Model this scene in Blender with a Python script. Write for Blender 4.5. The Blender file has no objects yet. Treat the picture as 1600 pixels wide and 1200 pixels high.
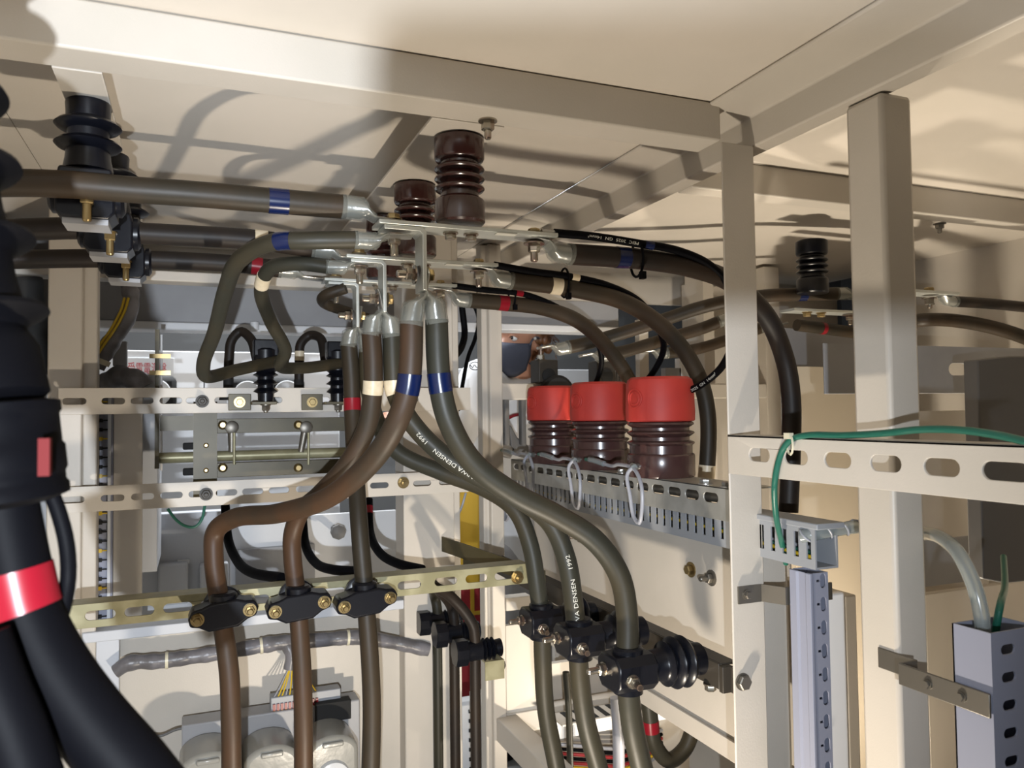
import bpy, bmesh, math, random
from mathutils import Vector, Matrix, noise
random.seed(5)
PI = math.pi
SC = bpy.context.scene
COL = SC.collection
H = 1.30                                   # height of the camera above the floor

# ---------------------------------------------------------------- camera
YAW, PITCH, ROLL, FPX = 0.3845551, 0.03614997, -0.01315255, 1222.97
F_ = Vector((math.sin(YAW)*math.cos(PITCH), math.cos(YAW)*math.cos(PITCH), math.sin(PITCH)))
_r0 = Vector((math.cos(YAW), -math.sin(YAW), 0)); _u0 = _r0.cross(F_)
R_ = math.cos(ROLL)*_r0 + math.sin(ROLL)*_u0
U_ = R_.cross(F_)
cam = bpy.data.cameras.new('camera'); camo = bpy.data.objects.new('camera', cam); COL.objects.link(camo)
camo.matrix_world = Matrix(((R_.x, U_.x, -F_.x, 0), (R_.y, U_.y, -F_.y, 0), (R_.z, U_.z, -F_.z, H), (0, 0, 0, 1)))
cam.sensor_width = 36.0; cam.lens = FPX/1600*36.0; cam.clip_start = 0.003; cam.clip_end = 60
cam.dof.use_dof = True; cam.dof.focus_distance = 1.35; cam.dof.aperture_fstop = 9.0
SC.camera = camo

# ---------------------------------------------------------------- world, lights, exposure
w = bpy.data.worlds.new('world'); SC.world = w; w.use_nodes = True
w.node_tree.nodes['Background'].inputs[0].default_value = (1.0, 0.90, 0.78, 1)
w.node_tree.nodes['Background'].inputs[1].default_value = 0.03
SC.view_settings.view_transform = 'Standard'; SC.view_settings.look = 'None'
SC.view_settings.gamma = 1.0; SC.view_settings.exposure = 0.0; SC.view_settings.use_curve_mapping = False

def lamp(name, kind, loc, energy, color, target=None, **k):
    l = bpy.data.lights.new(name, kind); l.energy = energy; l.color = color
    for a, v in k.items(): setattr(l, a, v)
    o = bpy.data.objects.new(name, l); COL.objects.link(o); o.location = Vector(loc)+Vector((0, 0, H))
    if target is not None:
        o.rotation_euler = (Vector(target)-Vector(loc)).to_track_quat('-Z', 'Y').to_euler()
    return o
def camspace(x, y, d): return R_*x + U_*y + F_*d
HEAD = camspace(0.026, -0.097, -0.27)
lamp('head_lamp', 'SPOT', HEAD, 122, (0.84, 0.91, 1.0), HEAD + F_*1.0 - R_*0.40 - U_*0.02, spot_size=math.radians(112), spot_blend=1.0, shadow_soft_size=0.008)
lamp('work_lamp_low', 'AREA', (0.33, 0.80, -0.98), 13, (1.0, 0.88, 0.72), (0.45, 1.30, 0.4), shape='DISK', size=0.05)
lamp('right_bay_fill', 'AREA', (1.22, 1.36, -1.08), 21, (1.0, 0.88, 0.71), (1.20, 1.30, 0.4), shape='DISK', size=0.07)  # added warm fill to brighten the right bay, not a known lamp
lamp('hall_lamp', 'AREA', (0.5, 3.0, 1.2), 80, (0.92, 0.96, 1.0), (0.45, 3.2, -0.5), shape='RECTANGLE', size=1.8, size_y=0.4)

# ---------------------------------------------------------------- helpers
def ray(x, y): return F_*FPX + R_*(x-800) - U_*(y-600)
def W(x, y, **k):
    d = ray(x, y); (a, v), = k.items()
    t = v/FPX if a == 'D' else v/d['XYZ'.index(a)]
    return d*t
def rect(x0, y0, x1, y1, Y):
    a = W(x0, (y0+y1)/2, Y=Y); b = W(x1, (y0+y1)/2, Y=Y)
    m = (x0+x1)/2
    return a.x, b.x, W(m, y1, Y=Y).z, W(m, y0, Y=Y).z

class MB:
    def __init__(s): s.bm = bmesh.new()
    def _faces(s, vs, fs):
        v = [s.bm.verts.new(p) for p in vs]
        for f in fs:
            try: s.bm.faces.new([v[i] for i in f])
            except ValueError: pass
    def box(s, x0, x1, y0, y1, z0, z1, M=None):
        vs = [Vector((x, y, z)) for x in (x0, x1) for y in (y0, y1) for z in (z0, z1)]
        if M is not None: vs = [M @ v for v in vs]
        s._faces(vs, [(0, 1, 3, 2), (4, 6, 7, 5), (0, 4, 5, 1), (2, 3, 7, 6), (0, 2, 6, 4), (1, 5, 7, 3)]); return s
    def lathe(s, prof, p0, ax, seg=28, caps=True):
        ax = Vector(ax).normalized(); p0 = Vector(p0)
        t = Vector((0, 0, 1)) if abs(ax.z) < .9 else Vector((1, 0, 0))
        u = ax.cross(t).normalized(); v = ax.cross(u)
        rings = []
        for r, h in prof:
            r = max(r, 1e-5)
            rings.append([s.bm.verts.new(p0+ax*h+(u*math.cos(2*PI*i/seg)+v*math.sin(2*PI*i/seg))*r) for i in range(seg)])
        for a, b in zip(rings, rings[1:]):
            for i in range(seg): s.bm.faces.new((a[i], a[(i+1) % seg], b[(i+1) % seg], b[i]))
        if caps:
            s.bm.faces.new(rings[0][::-1]); s.bm.faces.new(rings[-1])
        return s
    def cyl(s, p0, p1, r, r2=None, seg=20):
        p0 = Vector(p0); d = Vector(p1)-p0
        return s.lathe([(r, 0), (r if r2 is None else r2, d.length)], p0, d, seg)
    def prism(s, poly, plane, a0, a1):
        def P(u, v, a): return {'x': (a, u, v), 'y': (u, a, v), 'z': (u, v, a)}[plane]
        n = len(poly)
        A = [s.bm.verts.new(P(u, v, a0)) for u, v in poly]; B = [s.bm.verts.new(P(u, v, a1)) for u, v in poly]
        s.bm.faces.new(A); s.bm.faces.new(B[::-1])
        for i in range(n): s.bm.faces.new((A[i], B[i], B[(i+1) % n], A[(i+1) % n]))
        return s
    def plate(s, outline, holes, plane, a0, a1):
        cu = bpy.data.curves.new('tmp', 'CURVE'); cu.dimensions = '2D'; cu.fill_mode = 'BOTH'; cu.extrude = abs(a1-a0)/2
        for lp in [outline]+holes:
            sp = cu.splines.new('POLY'); sp.points.add(len(lp)-1); sp.use_cyclic_u = True
            for p, q in zip(sp.points, lp): p.co = (q[0], q[1], 0, 1)
        o = bpy.data.objects.new('tmp', cu); COL.objects.link(o)
        dg = bpy.context.evaluated_depsgraph_get(); me = bpy.data.meshes.new_from_object(o.evaluated_get(dg))
        m = (a0+a1)/2
        for v in me.vertices:
            u, vv, a = v.co; a += m
            v.co = {'x': (a, u, vv), 'y': (u, a, vv), 'z': (u, vv, a)}[plane]
        s.bm.from_mesh(me); bpy.data.objects.remove(o); bpy.data.curves.remove(cu); bpy.data.meshes.remove(me)
        bmesh.ops.remove_doubles(s.bm, verts=s.bm.verts, dist=1e-5)
        return s
    def ball(s, c, r, sc=(1, 1, 1), sub=3, M=None):
        g = bmesh.ops.create_icosphere(s.bm, subdivisions=sub, radius=1)
        for v in g['verts']:
            p = Vector((v.co.x*r*sc[0], v.co.y*r*sc[1], v.co.z*r*sc[2]))
            if M is not None: p = M @ p
            v.co = p+Vector(c)
        return s
    def sweep(s, path, r, s0=0, s1=None, seg=16, wob=0.0, flat=1.0):
        """tube along Path between arc lengths s0..s1; r a number or a function of 0..1"""
        s1 = path.L if s1 is None else s1
        n = max(2, int((s1-s0)/0.007)+1); rings = []
        for i in range(n+1):
            t = i/n; p, T, N, B = path.at(s0+(s1-s0)*t); rr = r(t) if callable(r) else r
            if wob: rr *= 1+wob*noise.noise(p*(18 if wob < .1 else 42))
            rings.append([s.bm.verts.new(p+N*math.cos(2*PI*k/seg)*rr+B*math.sin(2*PI*k/seg)*rr*flat) for k in range(seg)])
        for a, b in zip(rings, rings[1:]):
            for k in range(seg): s.bm.faces.new((a[k], a[(k+1) % seg], b[(k+1) % seg], b[k]))
        s.bm.faces.new(rings[0][::-1]); s.bm.faces.new(rings[-1]); return s
    def build(s, name, m, parent=None, bev=0.0, smooth=30, **tags):
        bm = s.bm
        bmesh.ops.recalc_face_normals(bm, faces=bm.faces)
        me = bpy.data.meshes.new(name); off = Vector((0, 0, H))
        if parent is not None:
            off = off - world_loc(parent)
        for v in bm.verts: v.co += off
        bm.to_mesh(me); bm.free(); me.materials.append(m)
        me.polygons.foreach_set('use_smooth', [True]*len(me.polygons))
        me.set_sharp_from_angle(angle=math.radians(smooth))
        o = bpy.data.objects.new(name, me); COL.objects.link(o)
        if parent is not None: o.parent = parent
        if bev:
            b = o.modifiers.new('bevel', 'BEVEL'); b.width = bev; b.segments = 2; b.limit_method = 'ANGLE'; b.angle_limit = math.radians(50)
        for k, v in tags.items(): o[k] = v
        return o
def world_loc(o):
    p = Vector(o.location)
    while o.parent is not None:
        o = o.parent; p += Vector(o.location)
    return p
def thing(name, label, cat, loc=(0, 0, 0), group=None):
    o = bpy.data.objects.new(name, None); COL.objects.link(o); o.empty_display_size = .03
    o.location = Vector(loc)+Vector((0, 0, H)); o['label'] = label; o['category'] = cat
    if group: o['group'] = group
    return o
def tags(label, cat, group=None):
    d = {'label': label, 'category': cat}
    if group: d['group'] = group
    return d
def dup(root, delta, label, group=None):
    r = root.copy(); COL.objects.link(r); r.location = Vector(root.location)+Vector(delta); r['label'] = label
    if group: r['group'] = group
    for ch in list(root.children):
        c = ch.copy(); COL.objects.link(c); c.parent = r
        for g in ch.children:
            d = g.copy(); COL.objects.link(d); d.parent = c
    return r
class Path:
    def __init__(s, pts, res=14, closed=False):
        P = [Vector(p) for p in pts]; out = []
        for i in range(len(P)-1):
            p0 = P[i-1] if i > 0 else P[0]*2-P[1]; p1, p2 = P[i], P[i+1]; p3 = P[i+2] if i+2 < len(P) else P[-1]*2-P[-2]
            t0 = 0; t1 = t0+max((p1-p0).length, 1e-6)**.5; t2 = t1+max((p2-p1).length, 1e-6)**.5; t3 = t2+max((p3-p2).length, 1e-6)**.5
            for k in range(res):
                t = t1+(t2-t1)*k/res
                A1 = p0*((t1-t)/(t1-t0))+p1*((t-t0)/(t1-t0)); A2 = p1*((t2-t)/(t2-t1))+p2*((t-t1)/(t2-t1)); A3 = p2*((t3-t)/(t3-t2))+p3*((t-t2)/(t3-t2))
                B1 = A1*((t2-t)/(t2-t0))+A2*((t-t0)/(t2-t0)); B2 = A2*((t3-t)/(t3-t1))+A3*((t-t1)/(t3-t1))
                out.append(B1*((t2-t)/(t2-t1))+B2*((t-t1)/(t2-t1)))
        out.append(P[-1]); s.p = out; s.l = [0.0]
        for a, b in zip(out, out[1:]): s.l.append(s.l[-1]+(b-a).length)
        s.L = s.l[-1]; s.T = []
        for i in range(len(out)):
            a = out[max(i-1, 0)]; b = out[min(i+1, len(out)-1)]; s.T.append((b-a).normalized())
        T = s.T[0]; r = Vector((0, 0, 1)) if abs(T.z) < .8 else Vector((0, -1, 0))
        N = (r-T*r.dot(T)).normalized(); s.N = [N]
        for i in range(1, len(out)):
            N = s.N[-1]; T = s.T[i]; N = (N-T*N.dot(T)).normalized(); s.N.append(N)
    def at(s, d):
        d = min(max(d, 0), s.L); lo, hi = 0, len(s.l)-1
        while hi-lo > 1:
            m = (lo+hi)//2
            if s.l[m] <= d: lo = m
            else: hi = m
        k = (d-s.l[lo])/max(s.l[hi]-s.l[lo], 1e-9)
        p = s.p[lo].lerp(s.p[hi], k); T = s.T[lo].lerp(s.T[hi], k).normalized(); N = s.N[lo].lerp(s.N[hi], k)
        N = (N-T*N.dot(T)).normalized(); return p, T, N, T.cross(N)
    def near(s, q):
        q = Vector(q); i = min(range(len(s.p)), key=lambda j: (s.p[j]-q).length); return s.l[i]
    def nearpx(s, x, y):
        d = ray(x, y).normalized()
        i = min(range(len(s.p)), key=lambda j: (s.p[j]-d*s.p[j].dot(d)).length); return s.l[i]

# ---------------------------------------------------------------- materials
def mat(name, col, rough=.5, metal=0.0, var=None, vs=12.0, bump=0.0, bs=60.0, rvar=0.0, spec=None, coat=0, trans=0, stretch=None, detail=4, vr=(.42, .62)):
    m = bpy.data.materials.new(name); m.use_nodes = True; nt = m.node_tree; b = nt.nodes['Principled BSDF']
    b.inputs['Base Color'].default_value = (*col, 1); b.inputs['Roughness'].default_value = rough; b.inputs['Metallic'].default_value = metal
    if spec is not None: b.inputs['Specular IOR Level'].default_value = spec
    if coat: b.inputs['Coat Weight'].default_value = coat; b.inputs['Coat Roughness'].default_value = .12
    if trans: b.inputs['Transmission Weight'].default_value = trans
    tc = nt.nodes.new('ShaderNodeTexCoord'); src = tc.outputs['Object']
    if stretch:
        mp = nt.nodes.new('ShaderNodeMapping'); mp.inputs['Scale'].default_value = stretch; nt.links.new(src, mp.inputs[0]); src = mp.outputs[0]
    if var or rvar:
        n = nt.nodes.new('ShaderNodeTexNoise'); n.inputs['Scale'].default_value = vs; n.inputs['Detail'].default_value = detail; nt.links.new(src, n.inputs['Vector'])
        if var:
            r = nt.nodes.new('ShaderNodeValToRGB'); r.color_ramp.elements[0].position = vr[0]; r.color_ramp.elements[1].position = vr[1]
            r.color_ramp.elements[0].color = (*col, 1); r.color_ramp.elements[1].color = (*var, 1)
            nt.links.new(n.outputs['Fac'], r.inputs[0]); nt.links.new(r.outputs[0], b.inputs['Base Color'])
        if rvar:
            mr = nt.nodes.new('ShaderNodeMapRange'); mr.inputs['To Min'].default_value = rough-rvar; mr.inputs['To Max'].default_value = rough+rvar
            nt.links.new(n.outputs['Fac'], mr.inputs[0]); nt.links.new(mr.outputs[0], b.inputs['Roughness'])
    if bump:
        n2 = nt.nodes.new('ShaderNodeTexNoise'); n2.inputs['Scale'].default_value = bs; n2.inputs['Detail'].default_value = 3; nt.links.new(tc.outputs['Object'], n2.inputs['Vector'])
        bp = nt.nodes.new('ShaderNodeBump'); bp.inputs['Strength'].default_value = bump; bp.inputs['Distance'].default_value = .003
        nt.links.new(n2.outputs['Fac'], bp.inputs['Height']); nt.links.new(bp.outputs[0], b.inputs['Normal'])
    return m
CREAM = mat('cream_paint', (.52, .48, .42), .42, var=(.55, .505, .445), vs=6, bump=.06, bs=350)
ROOF = mat('cream_roof_paint', (.60, .55, .48), .5, var=(.63, .575, .505), vs=4, bump=.04, bs=300)
WHITE = mat('white_cabinet_paint', (.74, .75, .77), .4, bump=.03, bs=300)
LGREY = mat('light_grey_paint', (.55, .57, .61), .45, bump=.03, bs=300)
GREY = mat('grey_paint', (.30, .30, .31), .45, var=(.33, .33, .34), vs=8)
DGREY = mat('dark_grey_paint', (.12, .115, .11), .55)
CABLE = mat('aged_cable_sheath', (.025, .020, .013), .5, spec=.3, var=(.042, .027, .015), vs=7, bump=.12, bs=40, rvar=.1, stretch=(1, 1, .45))
CABLEG = mat('grey_cable_sheath', (.026, .026, .019), .48, spec=.3, var=(.040, .032, .018), vs=6, bump=.12, bs=40, rvar=.1, stretch=(1, 1, .5))
CABLED = mat('dark_cable_sheath', (.015, .012, .0105), .5, spec=.25, var=(.024, .016, .011), vs=8, bump=.1, bs=40)
RUST = mat('rust_toned_cable_sheath', (.056, .029, .015), .5, spec=.3, var=(.030, .024, .016), vs=7, bump=.12, bs=40, rvar=.1, stretch=(1, 1, .5))
RUBBER = mat('black_rubber', (.0025, .0025, .0035), .58, bump=.05, bs=80, spec=.06)
BLACKP = mat('black_plastic', (.0045, .005, .008), .3, bump=.03, bs=120, spec=.3)
BROWN = mat('brown_epoxy', (.040, .014, .012), .22, coat=.4)
PTBROWN = mat('brown_moulded_resin', (.055, .026, .024), .25, coat=.3)
RED = mat('red_silicone_cap', (.47, .040, .028), .55, spec=.35, var=(.42, .036, .028), vs=14, bump=.03, bs=120)
TIN = mat('tin_plated_copper', (.62, .64, .60), .36, .65, var=(.55, .57, .53), vs=20)
LUG = mat('crimped_metal_lug', (.46, .46, .44), .3, .85, bump=.25, bs=90)
SLEEVE = mat('clear_heatshrink_sleeve', (.30, .31, .275), .14, 0, bump=.6, bs=60)
SLEEVE.node_tree.nodes['Principled BSDF'].inputs['Alpha'].default_value = .36
ZINC = mat('galvanised_steel', (.50, .50, .47), .42, .7, var=(.58, .58, .55), vs=30)
GOLD = mat('chromate_steel', (.27, .25, .145), .4, .3, var=(.36, .335, .21), vs=22, rvar=.1)
OLIVE = mat('shaded_olive_zinc_steel', (.056, .045, .020), .42, .15, var=(.075, .061, .029), vs=14)  # olive steel, darkened to put the mechanism's shade into the colour
BOLT = mat('zinc_bolt', (.38, .35, .29), .25, .9, var=(.30, .22, .18), vs=60)
STEEL = mat('dull_steel', (.20, .185, .16), .42, .8)
BRASS = mat('brass_bolt', (.36, .27, .13), .3, .9)
DUCT = mat('grey_duct_plastic', (.27, .285, .31), .42)
BLUEDUCT = mat('blue_grey_duct_plastic', (.25, .265, .34), .42)
TBLUE = mat('blue_tape', (.003, .009, .050), .25); TWHITE = mat('cream_tape', (.66, .57, .42), .4, var=(.58, .49, .34), vs=50)
DARKB = mat('dark_brown_plastic', (.035, .029, .022), .5)
TABRED = mat('dull_red_label', (.10, .008, .008), .6, spec=.1)
TRED = mat('red_tape', (.21, .006, .014), .32, spec=.3)
GREEN = mat('green_wire_sheath', (.012, .11, .075), .38); WIREG = mat('grey_wire_sheath', (.30, .31, .35), .4)
YELLOW = mat('yellow_wire_sheath', (.62, .42, .02), .4); TIE = mat('nylon_tie', (.62, .58, .44), .4)
CLEAR = mat('clear_spiral_wrap', (.45, .50, .50), .2, trans=.6)
INK = mat('white_print', (.55, .54, .48), .6); INKR = mat('red_print', (.55, .03, .05), .5); INKB = mat('black_print', (.01, .01, .01), .5)
FOIL = mat('grey_harness_tape', (.17, .165, .18), .35, bump=.8, bs=35, var=(.11, .105, .11), vs=25)
VENT = mat('black_slot', (.008, .008, .008), .8)
SKIN = mat('skin', (.42, .20, .12), .45, bump=.05, bs=200); HAIR = mat('brown_hair', (.16, .065, .025), .4, bump=.5, bs=160)
MASKM = mat('dark_grey_mask_cloth', (.055, .06, .085), .75, bump=.2, bs=250); SHIRT = mat('white_work_shirt', (.72, .72, .73), .8, bump=.2, bs=40)
EYEW = mat('eye_white', (.75, .72, .68), .2); IRIS = mat('dark_iris', (.012, .008, .006), .15)
CONC = mat('grey_floor_paint', (.25, .25, .24), .5, bump=.1, bs=30); HALLW = mat('dark_hall_paint', (.10, .10, .10), .7)
SIGNY = mat('yellow_banner', (.55, .33, .02), .6); SIGNR = mat('dark_red_banner', (.30, .015, .02), .6)
GLASS = mat('gauge_glass', (.62, .63, .64), .15)
CTGREY = mat('translucent_grey_cover', (.27, .265, .24), .22, bump=.2, bs=30)
DOORCLR = mat('plain_door_paint', (.50, .44, .35), .5)

# ---------------------------------------------------------------- room shell
def struct(name, mb, m): return mb.build(name, m, kind='structure')
struct('floor', MB().box(-3, 4.5, -2.5, 4.6, -H-.1, -H), CONC)
struct('wall_back', MB().box(-3, 4.5, 4.5, 4.6, -H, 1.7), HALLW)
struct('wall_left', MB().box(-3.1, -3, -2.5, 4.6, -H, 1.7), HALLW)
struct('wall_right', MB().box(4.5, 4.6, -2.5, 4.6, -H, 1.7), HALLW)
struct('wall_front', MB().box(-3, 4.5, -2.6, -2.5, -H, 1.7), HALLW)
struct('ceiling', MB().box(-3, 4.5, -2.5, 4.6, 1.7, 1.8), HALLW)
# roof sheets of the cubicles, split along the seams the photo shows
ZC = .470
def roof(x0, x1, y0, y1): struct('ceiling', MB().box(x0, x1, y0, y1, ZC, ZC+.012), ROOF)
roof(-.9, .7285, -.6, 1.01); roof(.7315, 2.2, -.6, 1.235)
roof(-.9, -.2705, 1.01, 2.34); roof(-.2690, .7285, 1.01, 2.34); roof(.7315, 2.2, 1.235, 2.34)
struct('wall_back', MB().box(-.9, 2.2, 2.34, 2.36, .372, .482), CREAM)

# ---------------------------------------------------------------- frame members
def bent(name, mb, label, cat, m=CREAM, bev=.003): return mb.build(name, m, bev=bev, **tags(label, cat))
bent('steel_beam', MB().box(-.9, .745, .975, 1.035, .411, .469), 'long cream box beam crossing the front of the roof from the left edge to the slim post', 'beam')
bent('steel_beam', MB().prism([(.726, ZC), (.726, .464), (.806, .458), (.810, .411), (.845, .411), (.845, .418), (.820, .418), (.820, ZC)], 'y', -.6, 2.08), 'cream folded beam running away from the camera under the roof seam, over the two right posts', 'beam', bev=.004)
bent('steel_beam', MB().prism([(1.20, ZC), (1.20, .411), (1.245, .411), (1.245, .418), (1.208, .418), (1.208, ZC)], 'x', .848, 2.2), 'cream roof beam crossing the right bay behind the two posts', 'beam')
bent('steel_post', MB().prism([(.746, .975), (.806, .975), (.806, 1.025), (.802, 1.025), (.802, .979), (.746, .979)], 'z', -H, .410), 'slim cream post at the right end of the front roof beam, lower half lit bluish', 'post')
bent('steel_post', MB().box(.822, .876, .745, .806, -H, .410), 'broad cream square post standing nearest the right edge', 'post', bev=.006)
bent('steel_post', MB().prism([(-.286, 1.87), (-.222, 1.87), (-.222, 1.885), (-.195, 1.885), (-.195, 1.93), (-.286, 1.93)], 'z', -H, .46), 'cream stepped post at the left carrying the left ends of the slotted rails', 'post')
bent('steel_post', MB().prism([(.47, 1.875), (.60, 1.875), (.60, 1.90), (.623, 1.90), (.623, 1.96), (.47, 1.96)], 'z', -H, .46), 'wide cream post behind the hanging cables, at the right ends of the slotted rails', 'post')
bent('steel_post', MB().prism([(.722, 2.0), (.737, 2.0), (.739, 1.985), (.776, 1.985), (.776, 2.04), (.722, 2.04)], 'z', -H, .46), 'cream back post beside the masked person, left of the red caps', 'post')
bent('steel_post', MB().box(1.70, 1.76, 2.02, 2.08, -H, .46), 'cream back post deep in the right bay', 'post')
bent('steel_beam', MB().box(-.9, .72, 2.03, 2.09, .324, .349), 'thin cream strip high across the back, just behind the dark left cables', 'beam')
bent('steel_beam', MB().box(.776, 1.70, 2.02, 2.07, .035, .081), 'cream cross rail right behind the red capped transformers', 'beam')
bent('steel_beam', MB().prism([(1.99, -.812), (1.99, -.87), (2.03, -.87), (2.03, -.812)], 'x', .778, 1.7), 'cream low cross member at the foot of the back posts', 'beam')
# strips that carry the insulators under the roof
for x0, x1, lab in ((.305, .413, 'wide cream strip under the roof holding the brown insulators'), (-.157, -.104, 'narrow cream strip under the roof holding the black cable supports at the left')):
    bent('mounting_strip', MB().box(x0, x1, 1.037, 2.03, .411, .416), lab, 'strip', bev=.001)

# ---------------------------------------------------------------- fasteners
def hexbolt(mb, p, ax, r=.0095, hh=.008, wr=.0125, stud=0.0, sr=.005):
    p = Vector(p); ax = Vector(ax).normalized()
    mb.lathe([(wr, 0), (wr, .002)], p, ax, 20)
    mb.lathe([(r*.92, .002), (r, .0032), (r, hh), (r*.86, hh+.0015)], p, ax, 6)
    if stud: mb.lathe([(sr, hh), (sr, hh+stud), (sr*.75, hh+stud+.002)], p, ax, 12)
    return mb
tags_n = tags
hexbolt(MB(), W(762, 188, Z=.411), (0, 0, -1), .0095, .013, .0135, .012).build('roof_bolt', BOLT, **tags('zinc bolt hanging under the front roof beam above the brown insulator', 'bolt'))
hexbolt(MB(), W(1468, 349, Z=.411), (0, 0, -1), .010, .010, .0135, .010).build('roof_bolt', STEEL, **tags('small dark bolt under the right bay roof beam', 'bolt'))

# ---------------------------------------------------------------- brown standoff insulators
def insulator(loc, label, group, m=BROWN, sc=1.0):
    t = thing('standoff_insulator', label, 'insulator', loc, group)
    p = []
    R = .0375
    prof = [(R*.9, 0), (R, -.003), (R, -.031), (R*.94, -.035), (.028, -.038), (.028, -.041)]
    for k in range(3):
        z = -.045-k*.0145
        prof += [(.030, z+.003), (R-.001, z-.001), (R, z-.0035), (R-.002, z-.006), (.028, z-.008)]
    prof += [(.029, -.090), (R*.95, -.094), (R, -.097), (R, -.127), (R*.93, -.130)]
    MB().lathe(prof, loc, (0, 0, 1), 40).build('insulator_body', m, t, smooth=40)
    return t
IX = .365
ins = insulator((IX, 1.10, .4105), 'dark brown ribbed insulator nearest the camera, on top of the front busbar', 'brown busbar insulators')
dup(ins, (0, .255, 0), 'dark brown ribbed insulator half hidden behind the front one, over the middle busbar', 'brown busbar insulators')
dup(ins, (0, .50, 0), 'farthest dark brown ribbed insulator, only its foot showing over the rear busbar', 'brown busbar insulators')
insulator((1.40, 1.49, .4105), 'dark grey ribbed insulator hanging in the right bay between the two posts', 'right bay insulators', BLACKP)

# ---------------------------------------------------------------- cables
TAPES = {'blue': TBLUE, 'white': TWHITE, 'red': TRED}
def lugpart(t, p, ax, flat_n, r, tail=.045, sleeve=True, m=CABLE):
    """barrel + flattened palm leaving the cable end p along ax; flat_n is the normal of the palm"""
    p = Vector(p); ax = Vector(ax).normalized(); n = Vector(flat_n); n = (n-ax*n.dot(ax)).normalized(); b = ax.cross(n)
    mb = MB(); seg = 20; rings = []
    prof = [(-.004, r*.86, r*.86, 0), (.020, r*.86, r*.86, 0), (.028, r*.98, r*.55, .1), (.036, r*1.0, .0045, .55), (.040, r*.95, .0035, .7), (.046+tail*.75, r*.86, .0035, .75), (.046+tail, r*.45, .0035, .78)]
    for d, wb, wn, off in prof:
        rings.append([mb.bm.verts.new(p+ax*d+b*wb*math.cos(2*PI*i/seg)+n*(wn*math.sin(2*PI*i/seg)+off*r)) for i in range(seg)])
    for a, c in zip(rings, rings[1:]):
        for i in range(seg): mb.bm.faces.new((a[i], a[(i+1) % seg], c[(i+1) % seg], c[i]))
    mb.bm.faces.new(rings[0]); mb.bm.faces.new(rings[-1])
    lg = mb.build('lug', LUG, t, label='flattened shiny cable lug')
    if sleeve:
        mb = MB(); prof = [(-.006, r*1.04, r*1.04, 0), (.004, r*1.0, r*1.0, 0), (.014, r*.99, r*.99, 0), (.025, r*1.10, r*1.02, .02), (.029, r*1.24, r*.80, .08), (.033, r*1.15, r*.40, .35), (.042, r*1.02, .006, .66)]
        rings = []
        for d, wb, wn, off in prof:
            rings.append([mb.bm.verts.new(p+ax*d+b*wb*math.cos(2*PI*i/seg)+n*(wn*math.sin(2*PI*i/seg)+off*r)) for i in range(seg)])
        for a, c in zip(rings, rings[1:]):
            for i in range(seg): mb.bm.faces.new((a[i], a[(i+1) % seg], c[(i+1) % seg], c[i]))
        mb.build('sleeve', SLEEVE, lg)
    return lg
def text_mesh(body, size):
    cu = bpy.data.curves.new('tmp', 'FONT'); cu.body = body; cu.size = size; cu.align_x = 'LEFT'; cu.resolution_u = 2
    o = bpy.data.objects.new('tmp', cu); COL.objects.link(o)
    dg = bpy.context.evaluated_depsgraph_get(); me = bpy.data.meshes.new_from_object(o.evaluated_get(dg))
    bpy.data.objects.remove(o); bpy.data.curves.remove(cu); return me
def print_on(path, t, body, s0, size, r, direction=1, toward=None, spread=1.0, m=None, shift=0.0):
    me = text_mesh(body, size); mb = MB(); mb.bm.from_mesh(me); bpy.data.meshes.remove(me)
    bmesh.ops.subdivide_edges(mb.bm, edges=[e for e in mb.bm.edges if e.calc_length() > .004], cuts=2)
    toward = Vector((0, 0, 0)) if toward is None else toward
    p, T, N, B = path.at(s0+direction*size*len(body)*.3)
    v = (toward-p); v -= T*v.dot(T); v.normalize()
    ph = math.atan2(v.dot(B), v.dot(N))+shift
    for vt in mb.bm.verts:
        x, y = vt.co.x*spread, vt.co.y-size*.35
        p, T, N, B = path.at(s0+direction*x)
        a = ph-direction*y/r
        vt.co = p+(N*math.cos(a)+B*math.sin(a))*(r+.0004)
    return mb.build('printed_marking', m or INK, t, label='small white printed lettering')
def cable(label, pts, r, m, cat='cable', tapes=(), group=None, wob=.012, name='power_cable', seg=18, base=None):
    P = Path(pts); t = thing(name, label, cat, base or P.p[-1], group)
    MB().sweep(P, r, wob=wob, seg=seg).build('sheath', m, t)
    for (x, y, wd, colr) in tapes:
        s = P.nearpx(x, y); MB().sweep(P, r*1.035, s-wd/2, s+wd/2, seg=seg).build('marking_tape', TAPES[colr], t, label=colr+' marking tape')
    return P, t
RC = .0170
def pxs(lst): return [W(x, y, Y=Y) for x, y, Y in lst]

# left horizontal trio
LT = [('blue', 1.10, [(-420, 300), (0, 286), (100, 288), (200, 296), (300, 303), (540, 323.5)], (436, 314), 'top left cable with a blue tape band, held by the nearest black support'),
      ('white', 1.355, [(-420, 372), (0, 360), (140, 357), (200, 363), (400, 375), (492, 388)], (407, 376), 'dark cable at the left with a cream tape band, middle of the three stacked'),
      ('red', 1.60, [(-420, 412), (0, 406), (170, 404), (375, 413), (440, 421)], (400, 415), 'lowest and darkest of the three cables stacked at the left, red tape mostly hidden')]
for colr, Y, ps, tp, lab in LT:
    P, t = cable(lab, [W(x, y, Y=Y) for x, y in ps], RC, CABLE if colr == 'blue' else CABLED, tapes=[(tp[0], tp[1], .026 if colr == 'blue' else .02, colr)], group='cables entering from the left')  # rear two take the darker sheath, standing in for their shade
    lugpart(t, P.p[-1], Vector((1, 0, -.05)), (0, 0, -1), RC, .05)

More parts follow.
